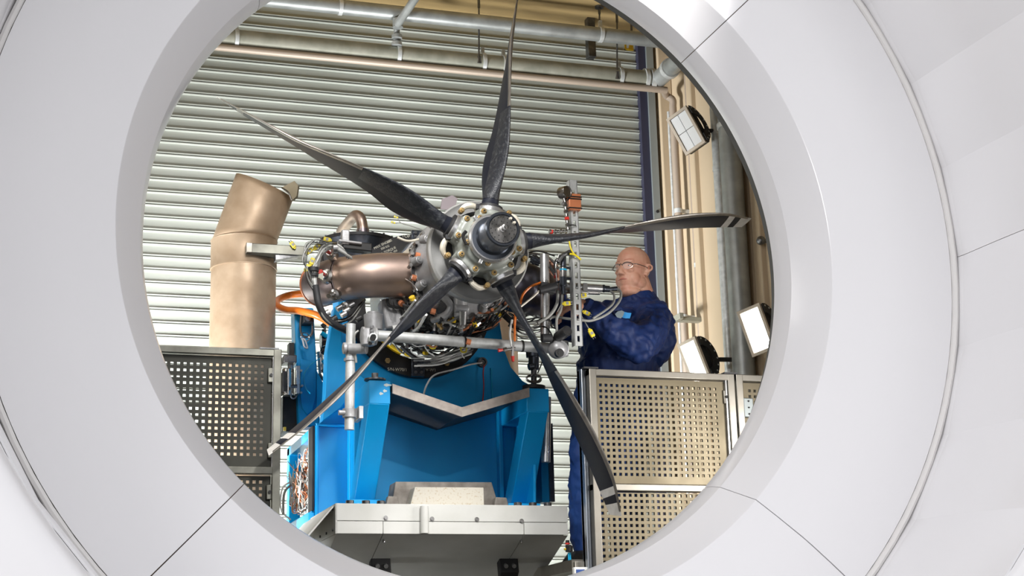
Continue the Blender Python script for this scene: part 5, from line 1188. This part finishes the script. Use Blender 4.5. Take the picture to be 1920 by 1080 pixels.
# eyes, lips, brows, ear shading
for s in (-1, 1):
    e = part('eye', MB().ball(hw_(.074, s*.033, .012), .0125, 16), X['eyew'], per)
    part('pupil', MB().ball(hw_(.0845, s*.0335-.000, .0115), (.003, .0052, .0052), 12, FA), X['iris'], e)
    part('eyelid', MB().lathe([(.0132, 0), (.0132, .006), (.0095, .0115)], hw_(.074, s*.033, .013), (.0, 0, 1), 16), X['skin'], e)
mo = []
for i in range(9):
    t = -1+i/4; q = bodybvh.ray_cast(hw_(.2, t*.025, -.052-.003*abs(t)*1.5), -Fv)
    if q[0]: mo.append(q[0]+Fv*.0004)
part('lips', MB().sweep(mo, [.0012, .0028, .0036, .004, .0036, .004, .0036, .0028, .0012][:len(mo)], 8), X['lip'], per, smooth=60)
for s in (-1, 1):
    bq = []
    for i in range(7):
        t = i/6; q = bodybvh.ray_cast(hw_(.2, s*(.014+.034*t), .040+.004*math.sin(t*3)), -Fv)
        if q[0]: bq.append(q[0])
    if len(bq) > 2: part('eyebrow', MB().sweep(bq, [.0022]*len(bq), 6), X['ear'], per)
    q = hw_(-.013, s*.0865, .004); part('ear_hollow', MB().ball(q, (.007, .002, .011), 12, FA), X['ear'], per, label='reddish inside of the ear')
# spectacles
gl_ = []
fr = MB()
sp_ = None
g = part('spectacles', MB().tube([hw_(.103, -.008, .018), hw_(.106, 0, .021), hw_(.103, .008, .018)], .0016, 6), X['dsteel'], per, label='thin metal spectacles')
for s in (-1, 1):
    ring = [hw_(.100-.014*(abs(yy)/.055)**2, s*yy, zz) for yy, zz in [(.033+.026*math.cos(t), .010+.0165*math.sin(t)-.002*math.cos(t)) for t in [k*2*math.pi/20 for k in range(20)]]]
    up_half = [ring[k] for k in range(0, 11)]
    part('rim', MB().sweep(ring+[ring[0]], .0008, 5), X['steel'], g, smooth=60)
    part('brow_bar', MB().sweep(up_half, .0019, 6), X['dsteel'], g, smooth=60)
    cen = sum(ring, Vector())/20
    part('lens', MB().add([cen]+ring, [(0, k+1, (k+1) % 20+1) for k in range(20)]), X['glass'], g, smooth=60, fix=False)
    part('temple', MB().tube([hw_(.087, s*.059, .014), hw_(.072, s*.074, .013), hw_(.03, s*.083, .010), hw_(-.006, s*.084, .006), hw_(-.02, s*.082, -.004)], .0017, 6), X['dsteel'], g, smooth=60)
# clothes
tex = bpy.data.textures.new('cloth_folds', 'CLOUDS'); tex.noise_scale = .09; tex.noise_depth = 2
tex2 = bpy.data.textures.new('cloth_wrinkles', 'DISTORTED_NOISE'); tex2.noise_scale = .08; tex2.distortion = 1.6
jk_ = MB()
jk_.ball(at(1190, 612, 7.0), (.150, .205, .165), 24, FA)
jk_.ball(at(1161, 655, 6.99), (.215, .190, .165), 24, FA)
jk_.ball(at(1206, 628, 7.0), (.130, .180, .19), 24, FA)
jk_.ball(at(1158, 683, 7.0), (.218, .195, .085), 24, FA)
cap(jk_, at(1199, 578, 7.0), Shn, .085, .088, 20); cap(jk_, at(1199, 580, 7.0), Shf, .08, .08, 20)
chain(jk_, [Shn, Shn.lerp(Eln, .55)+Vector((.02, -.015, 0)), Eln], [.090, .094, .088], 20)
chain(jk_, [Eln, Eln.lerp(Wn, .45)+Vector((0, -.01, -.012)), Eln.lerp(Wn, .78), Eln.lerp(Wn, .93)], [.088, .080, .062, .050], 20)
chain(jk_, [Shf, Elf, Elf.lerp(Wf, .85)], [.085, .078, .052], 20)
cap(jk_, hw_(-.026, 0, -.150), at(1203, 576, 7.01), .076, .100, 24)
jk_.ball(at(1168, 594, 6.86), (.085, .07, .06), 20, FA)
jacket, jbvh = remesh(jk_, 'jacket', .008, X['jacket'], per, 3, disp=[(tex, .034), (tex2, .009)])
part('cuff', MB().sweep([Eln.lerp(Wn, .90), Eln.lerp(Wn, .98)], [.050, .045], 24), X['jacket'], per, bevel=.004)
part('cuff', MB().sweep([Elf.lerp(Wf, .82), Elf.lerp(Wf, .94)], [.050, .043], 24), X['jacket'], per, bevel=.004)
nb_ = hw_(-.022, 0, -.128)
part('collar', MB().lathe([(.070, .018), (.075, .020), (.092, -.008), (.094, -.04), (.086, -.03)], nb_, (-.22, -.05, 1), 32, close=True), X['jacket'], per, smooth=60)
wb0 = at(1158, 688, 7.0)
rows = []
for j in range(5):
    rows.append([wb0+Fv*(.212+.004*math.sin(24*q)+.004*math.sin(j*2))*math.cos(q)+Sv*(.188+.004*math.sin(24*q))*math.sin(q)+Zv*(-.022*j+.01) for q in [k*2*math.pi/96 for k in range(96)]])
part('waistband', loft(rows, True, True), X['jacket'], per, smooth=60)
tr = MB()
tr.ball(at(1155, 712, 7.0), (.195, .180, .12), 24, FA)
for L_, r_ in ((L1, (.125, .098, .088, .082)), (L2, (.13, .1, .09, .085))):
    chain(tr, [L_[0], L_[1], L_[2], L_[3]-Vector((0, 0, .03))], r_, 20)
tr_o, _ = remesh(tr, 'trousers', .010, X['trouser'], per, 2, disp=[(tex, .03), (tex2, .006)])
for L_ in (L1, L2):
    b_ = L_[-1].copy(); b_.z = zf
    part('shoe', MB().hexa([b_+Fv*-.09-Sv*.045, b_+Fv*.18-Sv*.04, b_+Fv*.18+Sv*.04, b_+Fv*-.09+Sv*.045, b_+Fv*-.07-Sv*.04+Zv*.10, b_+Fv*.12-Sv*.035+Zv*.06, b_+Fv*.12+Sv*.035+Zv*.06, b_+Fv*-.07+Sv*.04+Zv*.10]), X['shoe'], per, bevel=.015)
def decal(name, poly, mt, off=.0025, n=1, bvh=jbvh):
    # small cloth patch laid on the sleeve
    cx_ = sum(p[0] for p in poly)/len(poly); cy_ = sum(p[1] for p in poly)/len(poly)
    hits = [(h[0]-CAM).dot(FW) for h in (bvh.ray_cast(CAM, ray(x, y)) for x, y in poly+[(cx_, cy_)]) if h[0]]
    if not hits: return
    dep = min(hits)-off; pts = []
    for x, y in poly:
        d = ray(x, y); pts.append(CAM+d*(dep/d.dot(FW)))
    return part(name, MB().prism(pts, FW*.0015), mt, per, smooth=0)
decal('wing_badge', [(1153, 589), (1158, 584), (1166, 582), (1171, 585), (1168, 593), (1164, 597), (1157, 595)], X['patch'], .006)
decal('flag_badge', [(1168, 584), (1176, 586), (1184, 587), (1181, 597), (1173, 597), (1166, 595)], X['patchb'], .006)
decal('flag_stripe', [(1169, 588), (1182, 590.5), (1181, 593.5), (1168, 591)], X['white'], .012)

GR = {'floodlight': 'floodlights on the beige wall', 'mesh_barrier': 'mesh barriers either side of the engine', 'service_pipe': 'overhead pipes across the shutter', 'wall_pipe': 'vertical pipes on the beige wall', 'thermocouple_plug': 'yellow thermocouple plugs', 'rod_hanger': 'rod hangers for the overhead pipes', 'exhaust_stack': 'tan exhaust pipes', 'signal_wire': 'loose wires from the bulkhead gland'}
for o in list(COL.objects):
    b_ = o.name.split('.')[0]
    if o.parent is None and b_ in GR: o['group'] = GR[b_]
